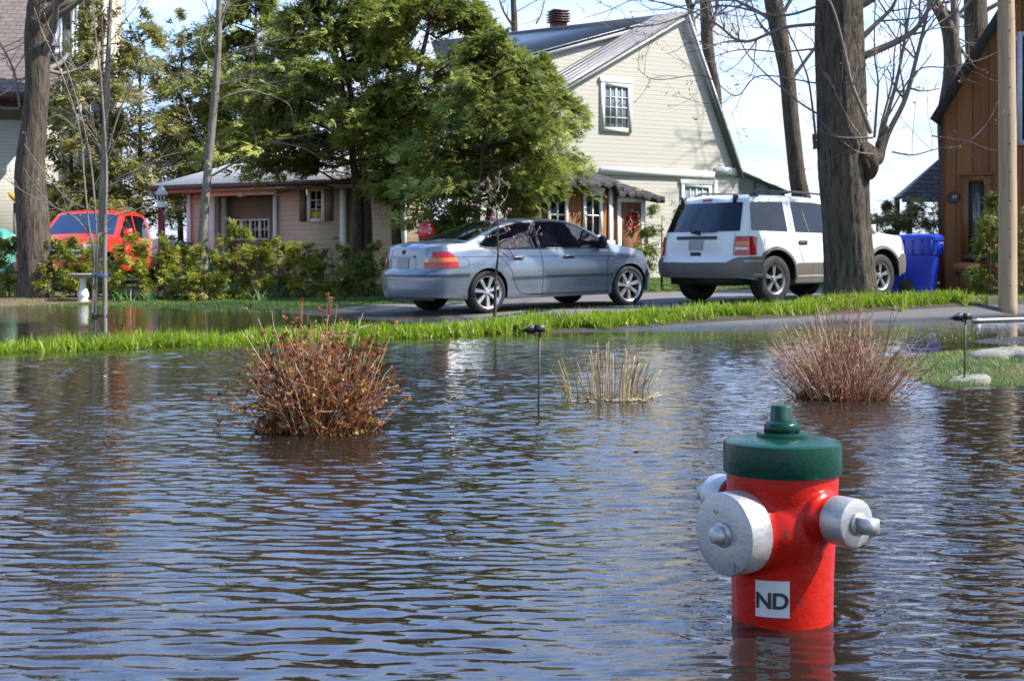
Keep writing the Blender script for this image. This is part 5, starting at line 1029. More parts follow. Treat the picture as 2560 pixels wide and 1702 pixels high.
    for k, colr in enumerate([(.5, .3, .02), (.7, .02, .02), (.02, .3, .1), (.03, .08, .45), (.6, .03, .03)]):
        mb = MB(); q = W(2272 + k * 18, 494 + (k % 2) * 3, 32.9); mb.lathe([(0, -.045), (.025, -.03), (.032, 0), (.022, .03), (0, .04)], 10, None, q); mb.build('coloured_bulb', plain('bulb%d' % k, colr, .2), G, smooth=True)
brown_house()

def far_left_house():
    w = Wall(60, 43.0, R(10)); T = thing('shingled_house', 'big cream house with broad brown shingle roof behind the left trunk', 'house', tuple(w.P(0, 0))); S = w.s; z = w.z; ze = z(60, 240)
    mb = MB(); w.box(mb, S(-420), S(152), 0, ze, -8, 0); mb.build('wall', M_beige, T); mb = MB(); w.box(mb, S(-420), S(152), z(60, 300), ze, .003, .03); mb.build('frieze', plain('frieze_taupe', (.16, .13, .11), .6), T)
    a0, a1 = w.P(S(-440), ze, .7), w.P(S(168), ze, .7); zr = z(60, -60) + 1.0; r0, r1 = w.P(S(-300), zr, -5), w.P(S(-20), zr, -5); mb = MB(); mb.poly([a0, a1, r1, r0]); mb.poly([a1, w.P(S(168), ze, -10), r1]); mb.poly([a0, r0, r1, w.P(S(168), ze, -10), w.P(S(-440), ze, -10)]); rf = mb.build('roof', M_shingb, T); mb = MB(); w.box(mb, S(-440), S(168), ze - .22, ze + .03, .62, .74); mb.build('gutter', M_brown, rf)
    w = Wall(150, 41.0, R(-6)); T = thing('cream_bay_house', 'tall pale house with white window strips mostly hidden by spring trees', 'house', tuple(w.P(0, 0))); S = w.s; z = w.z
    mb = MB(); w.box(mb, S(150), S(268), 0, 9.5, -1.2, 0); mb.build('wall', plain('stucco_cream', (.50, .44, .33), .8, vary=.12, scale=3), T); mb = MB(); slab(mb, [w.P(S(130), 9.5, .7), w.P(S(275), 9.5, .7), w.P(S(275), 9.9, -1.4), w.P(S(130), 9.9, -1.4)], .12); mb.build('roof', M_shingb, T)
    for px in (152, 183, 192, 262): mb = MB(); w.box(mb, S(px) - .045, S(px) + .06, 0, 9.4, .003, .07); mb.build('corner_trim', M_white, T)
    mb = MB(); w.box(mb, S(155), S(180), z(160, 75), 9.3, .003, .03); mb.build('upper_panel', plain('panel_brown', (.16, .12, .10), .6), T)
    for (p0, p1, y0, y1) in ((157, 180, 320, 260), (205, 250, 330, 250), (205, 250, 560, 480)): window(w, T, S(p0), S(p1), z(p0, y0), z(p0, y1), 2, 2, .07, deep=.04)
    w = Wall(122, 40.2, R(0)); q = w.PP(134, 146); mb = MB(); mb.box(q, (.34, .16, .72)); mb.box(q + [0, -.1, 0], (.24, .05, .6)); o = mb.build('dark_shutter_box', plain('navy_metal', (.012, .014, .05), .3), origin=q); tag(o, 'tall dark navy louvred box beside the eave, right of the leaning trunk', 'wall unit')
far_left_house()

# ---------------------------------------------------------------- trees
def tree_limbs(r, sb, p, d, L, rad, depth, twig, bud=None, spread=.55, upw=.12, nb=(2, 4), rmin=.0035):
    # one limb with side limbs; twigs collected in sb
    n = 7 if depth > 0 else 5; pts = [p]; dd = d / np.linalg.norm(d); st = L / (n - 1)
    for i in range(n - 1): dd = dd + r.normal(0, .13, 3) + np.array([0, 0, upw * .4]); dd /= np.linalg.norm(dd); pts.append(pts[-1] + dd * st)
    pts = np.array(pts); rr = np.linspace(rad, max(rad * .45, rmin * .6), n); sb.tube(pts, rr, 6 if rad > .02 else (4 if rad > .008 else 3), tint=r.random(), cap=False)
    if depth <= 0:
        if bud is not None: bud.append(pts[-1]); bud.append(pts[-2])
        return
    for k in range(r.integers(*nb) + (1 if depth > 1 else 0)):
        j = r.integers(2, n); q = pts[j]; dj = pts[j] - pts[j - 1]; dj /= np.linalg.norm(dj); v = r.normal(0, 1, 3); v -= dj * v.dot(dj); v /= np.linalg.norm(v) + 1e-9; nd = dj * (1 - spread * .5) + v * spread * r.uniform(.6, 1.3) + np.array([0, 0, upw])
        tree_limbs(r, sb, q, nd, L * r.uniform(.5, .75), max(rr[j] * r.uniform(.5, .72), rmin), depth - 1, twig, bud, spread, upw, nb, rmin)
def trunk(mb, pts, rads, seed, sides=28, rough=.05, n=10, flare=.0):
    P = spline(pts, n); R_ = np.interp(np.linspace(0, 1, len(P)), np.linspace(0, 1, len(rads)), rads); r = np.random.default_rng(seed); a = np.arange(sides) * 2 * pi / sides; ph = r.uniform(0, 6, 5); rows = []
    for i, (p, q) in enumerate(zip(P, R_)):
        hh = p[2]; f = 1 + rough * (np.sin(3 * a + ph[0] + hh * .5) * .5 + np.sin(7 * a + ph[1] + hh * .35) * .45 + np.sin(11 * a + ph[2] - hh * .6) * .35 + np.sin(23 * a + ph[0] + hh * .9) * .28 + np.sin(2 * a + hh * 1.7 + ph[3]) * .5) + r.normal(0, rough * .16, sides) + flare * math.exp(-i / len(P) * 14) * (.55 + .45 * np.sin(5 * a + ph[4])); rows.append(np.stack([p[0] + q * f * np.cos(a), p[1] + q * f * np.sin(a), np.full(sides, hh)], -1))
    mb.grid(np.array(rows).transpose(1, 0, 2), closeu=True); return P, R_
M_bud = plain('red_buds', (.22, .07, .045), .6, vary=.4, scale=30)
def buds(mb, B, r, size):
    B = np.array(B)
    if len(B) == 0: return
    n = len(B) * 3; P = np.repeat(B, 3, 0) + r.normal(0, size * .6, (n, 3)); leafquads(mb, P, r.normal(0, 1, (n, 3)) + [0, 0, .4], size, size * .32, r.uniform(0, 1, n))
def big_tree():
    D = 20.8; base = W(2132, 0, D); bx, by = base[0], D; T = thing('maple_tree', 'massive dark ridged trunk with a burl and upright shoots, standing before the white car', 'tree', (bx, by, gz(bx, by))); r = np.random.default_rng(77)
    mb = MB(); c = lambda px, py: W(px, py, D); P, R_ = trunk(mb, [c(2132, 775), c(2128, 700), c(2118, 560), c(2110, 420), c(2105, 250), (c(2100, 100)), c(2098, -60), c(2095, -260), c(2085, -480)], [.41, .365, .35, .38, .355, .35, .34, .32, .28], 5, 90, .05, 14, .35)
    tr = mb.build('trunk', barkmat('bark_maple', (.014, .010, .008), (.165, .135, .105), 1.3, .08), T, smooth=True)
    mb = MB(); q = c(2156, 408); n = 26; th = np.linspace(0, pi, n // 2 + 2)[:, None]; ph = (np.arange(n) * 2 * pi / n)[None]; f = 1 + .16 * np.sin(3 * ph + 2 * th) * np.sin(th) + .1 * np.sin(7 * ph - 3 * th) * np.sin(th) + r.normal(0, .03, (n // 2 + 2, n)); S_ = np.stack([q[0] + .18 * f * np.sin(th) * np.cos(ph), q[1] - .10 + .30 * f * np.sin(th) * np.sin(ph), q[2] + .31 * f * np.cos(th)], -1); mb.grid(S_.transpose(1, 0, 2), closeu=True)
    mb.tube(spline([c(2140, 395) - [0, .28, 0], c(2188, 400) - [0, .1, 0], c(2204, 352), c(2222, 318)], 5), np.linspace(.12, .05, 16), 14); mk = MB(); mk.tube(spline([c(2042, 372), c(2036, 352), c(2034, 335)], 4), [.06, .05, .04, .035, .03, .028, .026, .022, .02], 10); mk.build('branch_stub', M_bark, tr, smooth=True); mb.build('burl', barkmat('bark_burl', (.02, .013, .01), (.12, .09, .065), 2.2, .04), tr, smooth=True, origin=None)
    sb = MB(); bd = []
    def shoot(pts, r0, dep=1, nb=5):
        Q = spline([c(*p[:2]) + np.array([0, (p[2] if len(p) > 2 else 0), 0]) for p in pts], 6); rr = np.linspace(r0, r0 * .35, len(Q)); sb.tube(Q, rr, 8, tint=r.random(), cap=False)
        for k in range(int(nb * 1.7)):
            j = r.integers(len(Q) // 3, len(Q) - 1); d = Q[j + 1] - Q[j]; d /= np.linalg.norm(d); v = r.normal(0, 1, 3); v[1] *= .6; tree_limbs(r, sb, Q[j], d * .7 + v * .55 + [0, 0, .2], r.uniform(.4, 1.1), max(rr[j] * .5, .005), dep, None, bd, .5, .15, (1, 3), .0035)
    shoot([(2205, 380), (2222, 330), (2262, 250), (2290, 150), (2322, 10), (2340, -140)], .05, 1, 7); shoot([(2200, 372), (2212, 310), (2240, 210), (2258, 120), (2275, 20), (2290, -90)], .036, 1, 6)
    shoot([(2196, 350), (2206, 300), (2232, 200), (2236, 130), (2250, 60)], .022, 1, 5); shoot([(2186, 345), (2192, 260), (2195, 200), (2186, 130), (2189, -40)], .022, 1, 4); shoot([(2180, 350), (2178, 300), (2160, 340, -.4), (2135, 280, -.45), (2110, 215, -.45), (2090, 120, -.42), (2060, 20, -.42), (2020, -70)][2:], .035, 1, 4)
    shoot([(2040, 350), (2030, 260), (2018, 190), (1990, 120), (1960, 60), (1940, 20)], .020, 1, 5); shoot([(2050, 190, -.4), (2100, 300, -.45), (2130, 345, -.45)][::-1], .016, 0, 2); shoot([(2060, 340, -.3), (2090, 352, -.5), (2160, 352, -.5)][::-1], .018, 1, 3); shoot([(2080, 350, -.4), (2120, 385, -.5), (2165, 392, -.45)][::-1], .014, 0, 2)
    shoot([(2230, 380), (2280, 388), (2330, 376), (2385, 362)], .014, 0, 3); shoot([(2330, 340), (2400, 350), (2425, 352), (2460, 320)], .012, 0, 3); shoot([(2215, 300), (2290, 180), (2370, 168), (2450, 150), (2540, 110)], .014, 1, 5); shoot([(2160, 140), (2250, 100), (2300, 60), (2345, -30)], .06, 1, 4); shoot([(2155, 95), (2190, 60), (2230, 20), (2250, -30)], .045, 0, 3)
    # long limbs sweeping left across the sky, then the high crown above the frame (it throws the streaky shade)
    shoot([(2060, 60), (1960, 70), (1860, 105), (1790, 60), (1720, 25), (1620, 0)], .028, 1, 8); shoot([(2060, 120), (1950, 130), (1850, 125), (1760, 150)], .016, 1, 6); shoot([(2064, 10), (1950, 40), (1800, 15), (1650, 60), (1560, 70)], .022, 1, 8); shoot([(2050, 210), (1900, 190), (1840, 240), (1760, 190), (1640, 200), (1590, 170)], .012, 1, 7); shoot([(2070, 300), (1990, 250), (1880, 150), (1830, 60)], .018, 1, 6)
    top = P[-1]; r2 = np.random.default_rng(9)
    for k in range(11):
        z0 = r2.uniform(.62, 1) ; q = P[int((len(P) - 1) * z0)]; az = r2.uniform(0, 2 * pi); tree_limbs(r2, sb, q, np.array([cos(az), sin(az), r2.uniform(.45, 1.2)]), r2.uniform(2.4, 4.2), .15, 3, None, None, .55, .1, (3, 5), .008)
    sb.build('branches', M_twig, T); mb = MB(); buds(mb, bd, r, .035); mb.build('buds', M_bud, T)['kind'] = 'stuff'
big_tree()
def lean_tree(name, lab, pts, rads, D, seed, mat, limbs=(), group=None, crown=6, cl=(1.5, 3.), budsz=.03, rough=.04, zbase=None, dep=2, crange=(.6, 1), rmin=.006):
    P0 = W(pts[0][0], pts[0][1], D); zb = gz(P0[0], D) if zbase is None else zbase; T = thing(name, lab, 'tree', (P0[0], D, zb), group=group); r = np.random.default_rng(seed)
    c = [W(p[0], p[1], D + (p[2] if len(p) > 2 else 0)) for p in pts]; c[0][2] = min(c[0][2], zb - .1); mb = MB(); P, R_ = trunk(mb, c, rads, seed, 24, rough, 8, .12); mb.build('trunk', mat, T, smooth=True); sb = MB(); bd = []
    for (r0, lp) in limbs:
        Q = spline([W(p[0], p[1], D + (p[2] if len(p) > 2 else 0)) for p in lp], 6); rr = np.linspace(r0, r0 * .35, len(Q)); sb.tube(Q, rr, 8, tint=r.random(), cap=False)
        for k in range(int(5 + 3 * np.linalg.norm(Q[-1] - Q[0]))):
            j = r.integers(len(Q) // 4, len(Q) - 1); d = Q[j + 1] - Q[j]; d /= np.linalg.norm(d); v = r.normal(0, 1, 3); v[1] *= .7; tree_limbs(r, sb, Q[j], d * .7 + v * .6, r.uniform(.25, .9), max(rr[j] * .5, rmin * .7), 1, None, bd, .5, .1, (1, 3), rmin * .6)
    for k in range(crown):
        q = P[int((len(P) - 1) * r.uniform(*crange))]; az = r.uniform(0, 2 * pi); tree_limbs(r, sb, q, np.array([cos(az), sin(az), r.uniform(.4, 1.1)]), r.uniform(*cl), max(R_[-1] * .4, rmin * 1.5), dep, None, bd, .55, .08, (2, 4), rmin)
    if sb.n: sb.build('branches', M_twig, T)
    if bd and budsz: mb = MB(); buds(mb, bd, r, budsz); mb.build('buds', M_bud, T)['kind'] = 'stuff'
    return T
lean_tree('leaning_old_tree', 'thick old grey trunk leaning at the far left in front of the cream house', [(86, 748), (88, 690), (82, 560), (74, 430), (86, 300), (94, 200), (94, 100), (104, 20), (112, -90)], [.35, .335, .315, .285, .24, .235, .25, .27, .2], 27.0, 31, M_bark,
    [(.12, [(110, 30), (140, 20), (165, 6), (190, -40)]), (.03, [(50, 270), (35, 180), (0, 110), (-40, 60)]), (.02, [(48, 272), (10, 272), (-20, 265)]), (.02, [(115, 300), (150, 290), (200, 330)])], None, 8, (1.5, 2.8))
lean_tree('slender_tree', 'slender smooth pale trunk in front of the garage opening', [(505, 745), (508, 600), (515, 480), (528, 340), (541, 200), (547, 80), (547, -40), (550, -220)], [.12, .11, .085, .08, .072, .06, .05, .03], 28.2, 33, M_bark2,
    [(.035, [(546, 80), (562, 30), (580, -20)]), (.03, [(527, 275), (560, 245), (620, 228), (660, 235), (720, 260), (735, 310)]), (.022, [(541, 160), (600, 125), (640, 115), (700, 100), (790, 90)]), (.024, [(520, 445), (600, 400), (684, 355), (780, 335), (868, 315)]), (.018, [(684, 355), (760, 372), (830, 415)]), (.02, [(535, 215), (580, 205), (625, 198), (700, 220)]), (.016, [(533, 270), (500, 235), (465, 180)]), (.016, [(522, 390), (490, 320), (450, 230), (420, 170)])], None, 5, (1.0, 2.0), .022)
lean_tree('brown_young_trunk', 'straight brown young trunk directly behind the tied sapling', [(258, 750), (258, 600), (256, 480), (262, 350), (268, 200), (274, 60), (280, -60)], [.085, .08, .075, .065, .055, .045, .03], 28.6, 35, M_bark2,
    [(.03, [(270, 480), (300, 445), (345, 425), (400, 395), (480, 375)]), (.016, [(275, 290), (330, 265), (400, 240), (440, 215)]), (.016, [(275, 240), (300, 225), (350, 225)]), (.014, [(262, 330), (220, 280), (150, 200)])], None, 6, (.9, 1.8), .02)
lean_tree('bare_tree', 'tall bare tree with two stems rising behind the peak of the cream house', [(1768, 640), (1765, 420), (1790, 260), (1772, 140), (1765, 40), (1762, -80), (1760, -260)], [.26, .24, .2, .2, .2, .17, .1], 47, 41, M_bark,
    [(.2, [(1770, 640, 1), (1745, 300, 1), (1738, 120, 1), (1722, 0, 1), (1712, -120, 1)]), (.08, [(1774, 80), (1788, 40), (1800, -30)])], 'bare trees beyond the houses', 8, (2, 4), .05, rmin=.011)
lean_tree('bare_tree', 'bare grey trunk leaning left between the cream house and the massive trunk', [(2018, 745), (2005, 520), (1992, 430), (1978, 300), (1966, 180), (1945, 70), (1930, -20), (1905, -180), (1885, -330)], [.23, .21, .19, .185, .175, .20, .22, .19, .13], 31.8, 43, M_bark,
    [(.045, [(1985, 190), (2060, 90), (2100, 40)]), (.035, [(1960, 110), (1900, 60), (1870, -20)]), (.05, [(1925, -40), (1850, -120), (1800, -240)])], 'bare trees beyond the houses', 9, (2.0, 3.8), .035, rmin=.009)
lean_tree('bare_tree', 'forked bare trunk just left of the brown house roof', [(2372, 640), (2370, 420), (2366, 290), (2382, 180), (2374, 80), (2340, 10), (2320, -60)], [.26, .26, .24, .25, .22, .17, .12], 39, 45, M_bark,
    [(.17, [(2380, 130), (2388, 60), (2385, 0), (2388, -120)]), (.07, [(2345, 30), (2400, 120), (2425, 150)])], 'bare trees beyond the houses', 6, (2, 3.6), .04, rmin=.01)
lean_tree('bare_tree', 'bare dark trunk rising behind the brown house roof beside the utility pole', [(2475, 640), (2460, 300), (2446, 150), (2440, 60), (2436, -60), (2430, -240)], [.36, .36, .35, .33, .3, .2], 40, 47, M_bark, [], 'bare trees beyond the houses', 8, (2, 4), .04, rmin=.01)
lean_tree('bare_tree', 'thin bare tree sticking up behind the chimney roof', [(1284, 640), (1285, 300), (1286, 80), (1282, -30), (1280, -200)], [.17, .14, .12, .1, .05], 52, 49, M_bark, [(.05, [(1284, 70), (1255, 20), (1240, -40)]), (.035, [(1340, 60), (1355, 30), (1366, -30)])], 'bare trees beyond the houses', 10, (1.6, 3.4), .04, rmin=.011)

def tied_sapling():
    D = 13.9; c = lambda p: W(p[0], p[1], D + (p[2] if len(p) > 2 else 0)); r = np.random.default_rng(13)
    def stemset(name, lab, stems, limbs, nd, basepx):
        b = c((basepx, 828)); T = thing(name, lab, 'sapling', (b[0], D, gz(b[0], D))); mb = MB(); sb = MB(); bd = []
        for rads, pts in stems:
            Q = spline([c(p) for p in pts], 6); Q[0, 2] = min(Q[0, 2], -.05); mb.tube(Q, np.interp(np.linspace(0, 1, len(Q)), np.linspace(0, 1, len(rads)), rads), 12)
            for k in range(nd): j = r.integers(len(Q) // 2, len(Q) - 1); d = Q[j + 1] - Q[j]; d /= np.linalg.norm(d); v = r.normal(0, 1, 3); tree_limbs(r, sb, Q[j], d * .8 + v * .5, r.uniform(.15, .5), .0055, 1, None, bd, .5, .2, (1, 3), .0022)
        for r0, pts in limbs:
            Q = spline([c(p) for p in pts], 6); rr = np.linspace(r0, r0 * .35, len(Q)); sb.tube(Q, rr, 6, cap=False)
            for k in range(6): j = r.integers(len(Q) // 3, len(Q) - 1); d = Q[j + 1] - Q[j]; d /= np.linalg.norm(d); v = r.normal(0, 1, 3); tree_limbs(r, sb, Q[j], d * .7 + v * .5 + [0, 0, .3], r.uniform(.08, .3), .004, 0, None, bd, .5, .25, (1, 2), .002)
        mb.build('trunk', M_bark2, T, smooth=True); sb.build('branches', M_twig, T); m2 = MB(); buds(m2, bd, r, .016); m2.build('buds', plain('pale_buds', (.45, .33, .16), .6, vary=.3), T)['kind'] = 'stuff'
    stemset('young_tree', 'single stemmed young tree tied to its neighbour, at the back of the green border', [([.026, .023, .02, .016, .014, .012, .009, .006], [(262, 850), (262, 690), (263, 560), (266, 440), (262, 340), (252, 200), (240, 100), (228, -30)])],
        [(.012, [(264, 562), (290, 540), (330, 528), (382, 508)]), (.010, [(262, 565), (240, 530), (200, 515), (160, 490), (110, 430), (60, 360)]), (.012, [(268, 380), (295, 290), (320, 230), (348, 160)]), (.009, [(266, 440), (245, 360), (200, 300), (150, 270)]), (.008, [(265, 470), (330, 440), (430, 430)]), (.007, [(263, 430), (250, 380), (240, 320)])], 5, 262)
    stemset('multi_stem_sapling', 'spindly pale sapling of several stems tied to the single stem beside it', [([.013, .012, .011, .009, .008, .006, .004], [(228, 850), (234, 700), (236, 640), (222, 560), (210, 440), (200, 330), (160, 200), (110, 90), (85, 20)]), ([.013, .012, .011, .009, .008, .006, .004], [(238, 850), (242, 700), (243, 620), (236, 500), (226, 400), (206, 300), (180, 210), (146, 120), (118, 60)]), ([.009, .008, .006, .004], [(240, 850, .05), (236, 740, .05), (234, 690, .04), (228, 600, .03), (214, 560)])],
        [(.009, [(216, 575), (180, 540), (130, 515), (60, 480), (5, 440)]), (.008, [(222, 590), (190, 545), (140, 520), (90, 470), (60, 420)]), (.007, [(232, 470), (260, 420), (300, 330), (330, 290)])], 4, 233)
    a, b_ = c((236, 689)), c((262, 691)); mb = MB()
    for k, dz in enumerate((-.012, .0, .012)): 
        t = np.linspace(0, 2 * pi, 26); mb.tube(np.stack([(a[0] + b_[0]) / 2 + (b_[0] - a[0] + .055) / 2 * np.cos(t), D + .03 * np.sin(t) - .0, a[2] + dz + .006 * np.sin(3 * t)], -1), .0045, 6)
    o = mb.build('rope_tie', plain('blue_rope', (.06, .11, .33), .6), origin=a, smooth=True); tag(o, 'bright blue rope looped round the two young stems at mid height', 'rope')
    a, b_ = c((236, 790)), c((262, 792)); mb = MB(); t = np.linspace(0, 2 * pi, 30)
    P = np.stack([(a[0] + b_[0]) / 2 + (b_[0] - a[0] + .06) / 2 * np.cos(t), D + .032 * np.sin(t), a[2] + 0 * t], -1); mb.grid(np.stack([P - [0, 0, .014], P + [0, 0, .014]], 1)); mb.lathe([(.028, -.03), (.032, -.02), (.032, .02), (.028, .03)], 16, None, a); o = mb.build('strap_tie', M_black, origin=a, smooth=True); tag(o, 'black strap binding the two young stems just above the green border', 'strap')
tied_sapling()
def magnolia():
    D = 17.2; c = lambda p: W(p[0], p[1], D + (p[2] if len(p) > 2 else 0)); b = c((1236, 795)); T = thing('magnolia_sapling', 'thin magnolia sapling with pink buds in front of the silver sedan', 'sapling', (b[0], D, gz(b[0], D))); r = np.random.default_rng(15); mb = MB()
    Q = spline([c(p) for p in [(1236, 815), (1238, 740), (1239, 690), (1245, 640), (1244, 600), (1245, 560), (1240, 520), (1238, 480), (1237, 452)]], 5); mb.tube(Q, np.interp(np.linspace(0, 1, len(Q)), [0, .1, .4, 1], [.026, .021, .013, .004]), 10); mb.tube(spline([c(p) for p in [(1238, 700, -.02), (1243, 680, -.02), (1246, 640, -.02)]], 4), .006, 6); mb.build('trunk', M_bark, T, smooth=True)
    sb = MB(); tips = []
    for pts in [[(1240, 530), (1215, 518), (1180, 512)], [(1239, 500), (1215, 482), (1182, 474)], [(1238, 500), (1228, 475), (1224, 455)], [(1244, 605), (1270, 598), (1300, 590), (1330, 572)], [(1245, 640), (1275, 625), (1310, 600), (1352, 585)], [(1245, 585), (1225, 590), (1212, 588)], [(1244, 560), (1265, 545), (1268, 530)], [(1245, 590), (1265, 580), (1262, 575)], [(1242, 545), (1228, 560), (1226, 545)], [(1300, 592), (1318, 585), (1322, 570)], [(1238, 520), (1262, 500), (1272, 470)], [(1245, 620), (1280, 650), (1282, 640)], [(1240, 480), (1248, 466), (1248, 455)]]:
        P = spline([c((p[0], p[1], r.uniform(-.1, .1))) for p in pts], 4); P += r.normal(0, .006, P.shape); sb.tube(P, np.linspace(.008, .0035, len(P)), 5, cap=False); tips += [P[-1], P[len(P) // 2]]
        for k in range(3): q = P[r.integers(2, len(P))]; e = q + r.normal(0, .05, 3) + [0, 0, .04]; sb.tube([q, (q + e) / 2 + r.normal(0, .008, 3), e], [.005, .004, .003], 4, cap=False); tips.append(e)
    sb.build('branches', M_twig, T)
    for nm, sel, mat in (('flower_bud', 0, plain('magnolia_pink', (.62, .13, .38), .5, vary=.2)), ('grey_bud', 1, plain('fuzzy_bud', (.38, .27, .18), .8))):
        mb = MB()
        for i, p in enumerate(tips):
            if (i % 4 == 0) == (sel == 0): mb = MB(); mb.lathe([(0, -.014), (.008, -.006), (.010, .006), (.006, .020), (0, .03)], 8, axis_m(np.array([r.normal(0, .4), r.normal(0, .4), 1])), p); mb.build(nm, mat, T, smooth=True)
magnolia()

# ---------------------------------------------------------------- foliage
def sprays(mb, C, Dn, size, nl, tint, r, width=.3, droop=.25):
    # flat fans of small scale-like leaves; C centres, Dn outward directions
    n = len(C); Dn = Dn + np.array([0, 0, -droop]); Dn /= np.linalg.norm(Dn, axis=1)[:, None] + 1e-9; up = np.array([0, 0, 1.]) + r.normal(0, .45, (n, 3)); S = np.cross(Dn, up); S /= np.linalg.norm(S, axis=1)[:, None] + 1e-9; U = np.cross(S, Dn)
    f = np.linspace(.0, .9, nl)[None, :, None]; sg = np.where(np.arange(nl) % 2 == 0, 1, -1)[None, :, None]; al = r.uniform(.35, 1.0, (n, nl, 1)); sz = np.asarray(size)[:, None, None]
    st = C[:, None] + Dn[:, None] * f * sz - U[:, None] * (f ** 2) * sz * .25; d = Dn[:, None] * np.cos(al) + S[:, None] * sg * np.sin(al) + U[:, None] * r.normal(0, .22, (n, nl, 1)); L = sz * .5 * (1.12 - f) * r.uniform(.7, 1.2, (n, nl, 1)); side = np.cross(d, U[:, None]); side /= np.linalg.norm(side, axis=-1)[..., None] + 1e-9; w = L * width * .5
    V = np.stack([st, st + d * L * .45 + side * w, st + d * L, st + d * L * .45 - side * w], 2).reshape(-1, 3); mb.add(V, np.arange(n * nl)[:, None] * 4 + np.arange(4)[None], np.repeat(np.clip(np.repeat(tint, nl) + r.normal(0, .07, n * nl), 0, 1), 4))
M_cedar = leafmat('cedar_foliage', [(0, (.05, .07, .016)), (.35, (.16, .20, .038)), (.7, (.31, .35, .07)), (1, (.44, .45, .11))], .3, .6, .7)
M_cedarl = leafmat('bright_cedar_foliage', [(0, (.045, .065, .015)), (.35, (.14, .18, .036)), (.7, (.31, .36, .08)), (1, (.46, .49, .14))], .35, .6, .8)
M_hedge = leafmat('hedge_foliage', [(0, (.09, .11, .014)), (.35, (.22, .26, .03)), (.7, (.36, .37, .05)), (.94, (.42, .38, .08)), (1, (.34, .20, .08))], .35, .6, 1.5)
M_olive = leafmat('olive_foliage', [(0, (.11, .12, .035)), (.5, (.30, .30, .09)), (1, (.48, .44, .18))], .35, .6, .5)
def conifer(name, lab, px, D, pz0, z1, rad, n, size, mat, seed, group=None, trunks=((0, 0),), tr=.13, prof=None, nl=12, sx=1.0, cat='tree', off=(0, 0), barkm=None, gaps=.35, branch=60, lean=0.0):
    r = np.random.default_rng(seed); bx = W(px, 0, D)[0]; zb = gz(bx, D); T = thing(name, lab, cat, (bx, D, zb), group=group); cx, cy = bx + off[0], D + off[1]
    prof = prof or [(0, .45), (.12, .85), (.3, 1.0), (.55, .85), (.8, .5), (1, .05)]
    mb = MB(); z = []
    m = int(n * 2.2); t = r.uniform(0, 1, m); rr = interp(t, prof) * rad; keep = r.random(m) < (rr / rad) ** 1.3; t, rr = t[keep][:n], rr[keep][:n]; m = len(t); a = r.uniform(0, 2 * pi, m)
    # branch layering: foliage gathers on limbs, leaving dark gaps between them
    nb = branch; ba = r.uniform(0, 2 * pi, nb); bt = r.uniform(0, 1, nb); bl = r.uniform(.5, 1.3, nb); k = r.integers(0, nb, m); use = r.random(m) > gaps * .22
    a = np.where(use, ba[k] + r.normal(0, .25, m), a); t = np.where(use, np.clip(bt[k] + r.normal(0, .017, m), 0, 1), t); rr = interp(t, prof) * rad; q = r.uniform(.3, 1.0, m) ** .6 * np.where(use, bl[k], r.uniform(.7, 1, m))
    z = pz0 + t * (z1 - pz0) + np.where(use, -.16 * rad * q * q + .04 * rad, 0) + r.normal(0, .05, m); C = np.stack([cx + sx * rr * q * np.cos(a) + lean * t, cy + rr * q * np.sin(a), z], -1); Dn = np.stack([np.cos(a), np.sin(a), r.normal(.05, .25, m)], -1) + r.normal(0, .25, (m, 3))
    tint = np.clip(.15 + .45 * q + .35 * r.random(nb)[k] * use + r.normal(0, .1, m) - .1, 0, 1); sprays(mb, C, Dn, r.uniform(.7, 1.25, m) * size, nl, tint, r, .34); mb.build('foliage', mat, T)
    mb = MB()
    for dx, dy in trunks: h = pz0 + (z1 - pz0) * (.85 if len(trunks) == 1 else .7); mb.tube(spline([(bx + dx, D + dy, zb - .1), (bx + dx + r.normal(0, .04), D + dy, zb + (h - zb) * .4), (cx + dx * .6 + lean * .7, cy + dy, h)], 6), np.linspace(tr, tr * .25, 13), 12)
    mb.build('trunk', barkm or M_barkd, T, smooth=True)
    if branch > 20:
        sb = MB()
        for i in range(nb): R0 = interp(bt[i], prof) * rad * bl[i]; zz = pz0 + bt[i] * (z1 - pz0); p0 = np.array([cx + lean * bt[i], cy, zz - .12 * rad]); p1 = np.array([cx + sx * R0 * cos(ba[i]) * .9 + lean * bt[i], cy + R0 * sin(ba[i]) * .9, zz - .02]); sb.tube(spline([p0, (p0 + p1) / 2 + [0, 0, .05], p1], 3), np.linspace(.03, .006, 7), 4, cap=False)
        for i in range(14): az = r.uniform(0, 2 * pi); zz = pz0 + r.uniform(-.5, .25); p0 = np.array([cx, cy, zz]); tree_limbs(r, sb, p0, np.array([cos(az) * sx, sin(az), .05]), rad * .8, .014, 1, None, None, .5, -.02, (2, 4), .004)
        sb.build('branches', M_barkd, T)
    return T
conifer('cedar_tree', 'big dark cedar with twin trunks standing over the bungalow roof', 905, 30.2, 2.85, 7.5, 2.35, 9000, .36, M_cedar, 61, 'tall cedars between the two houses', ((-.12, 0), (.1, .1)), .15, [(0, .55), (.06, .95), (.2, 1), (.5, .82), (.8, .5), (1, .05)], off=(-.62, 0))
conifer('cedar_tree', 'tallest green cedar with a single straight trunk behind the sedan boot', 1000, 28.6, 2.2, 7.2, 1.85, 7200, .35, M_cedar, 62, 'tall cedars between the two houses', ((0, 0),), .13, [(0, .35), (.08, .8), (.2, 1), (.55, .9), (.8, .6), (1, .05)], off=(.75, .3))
conifer('bushy_cedar', 'broad bright green bushy cedar directly behind the sedan roof', 1195, 26.2, 1.1, 5.2, 1.45, 6400, .26, M_cedarl, 63, None, ((-.1, 0), (.2, .1)), .09, [(0, .55), (.1, .9), (.3, 1), (.55, .98), (.75, .8), (.9, .5), (1, .12)], sx=.98, off=(-.05, 0), lean=.42)
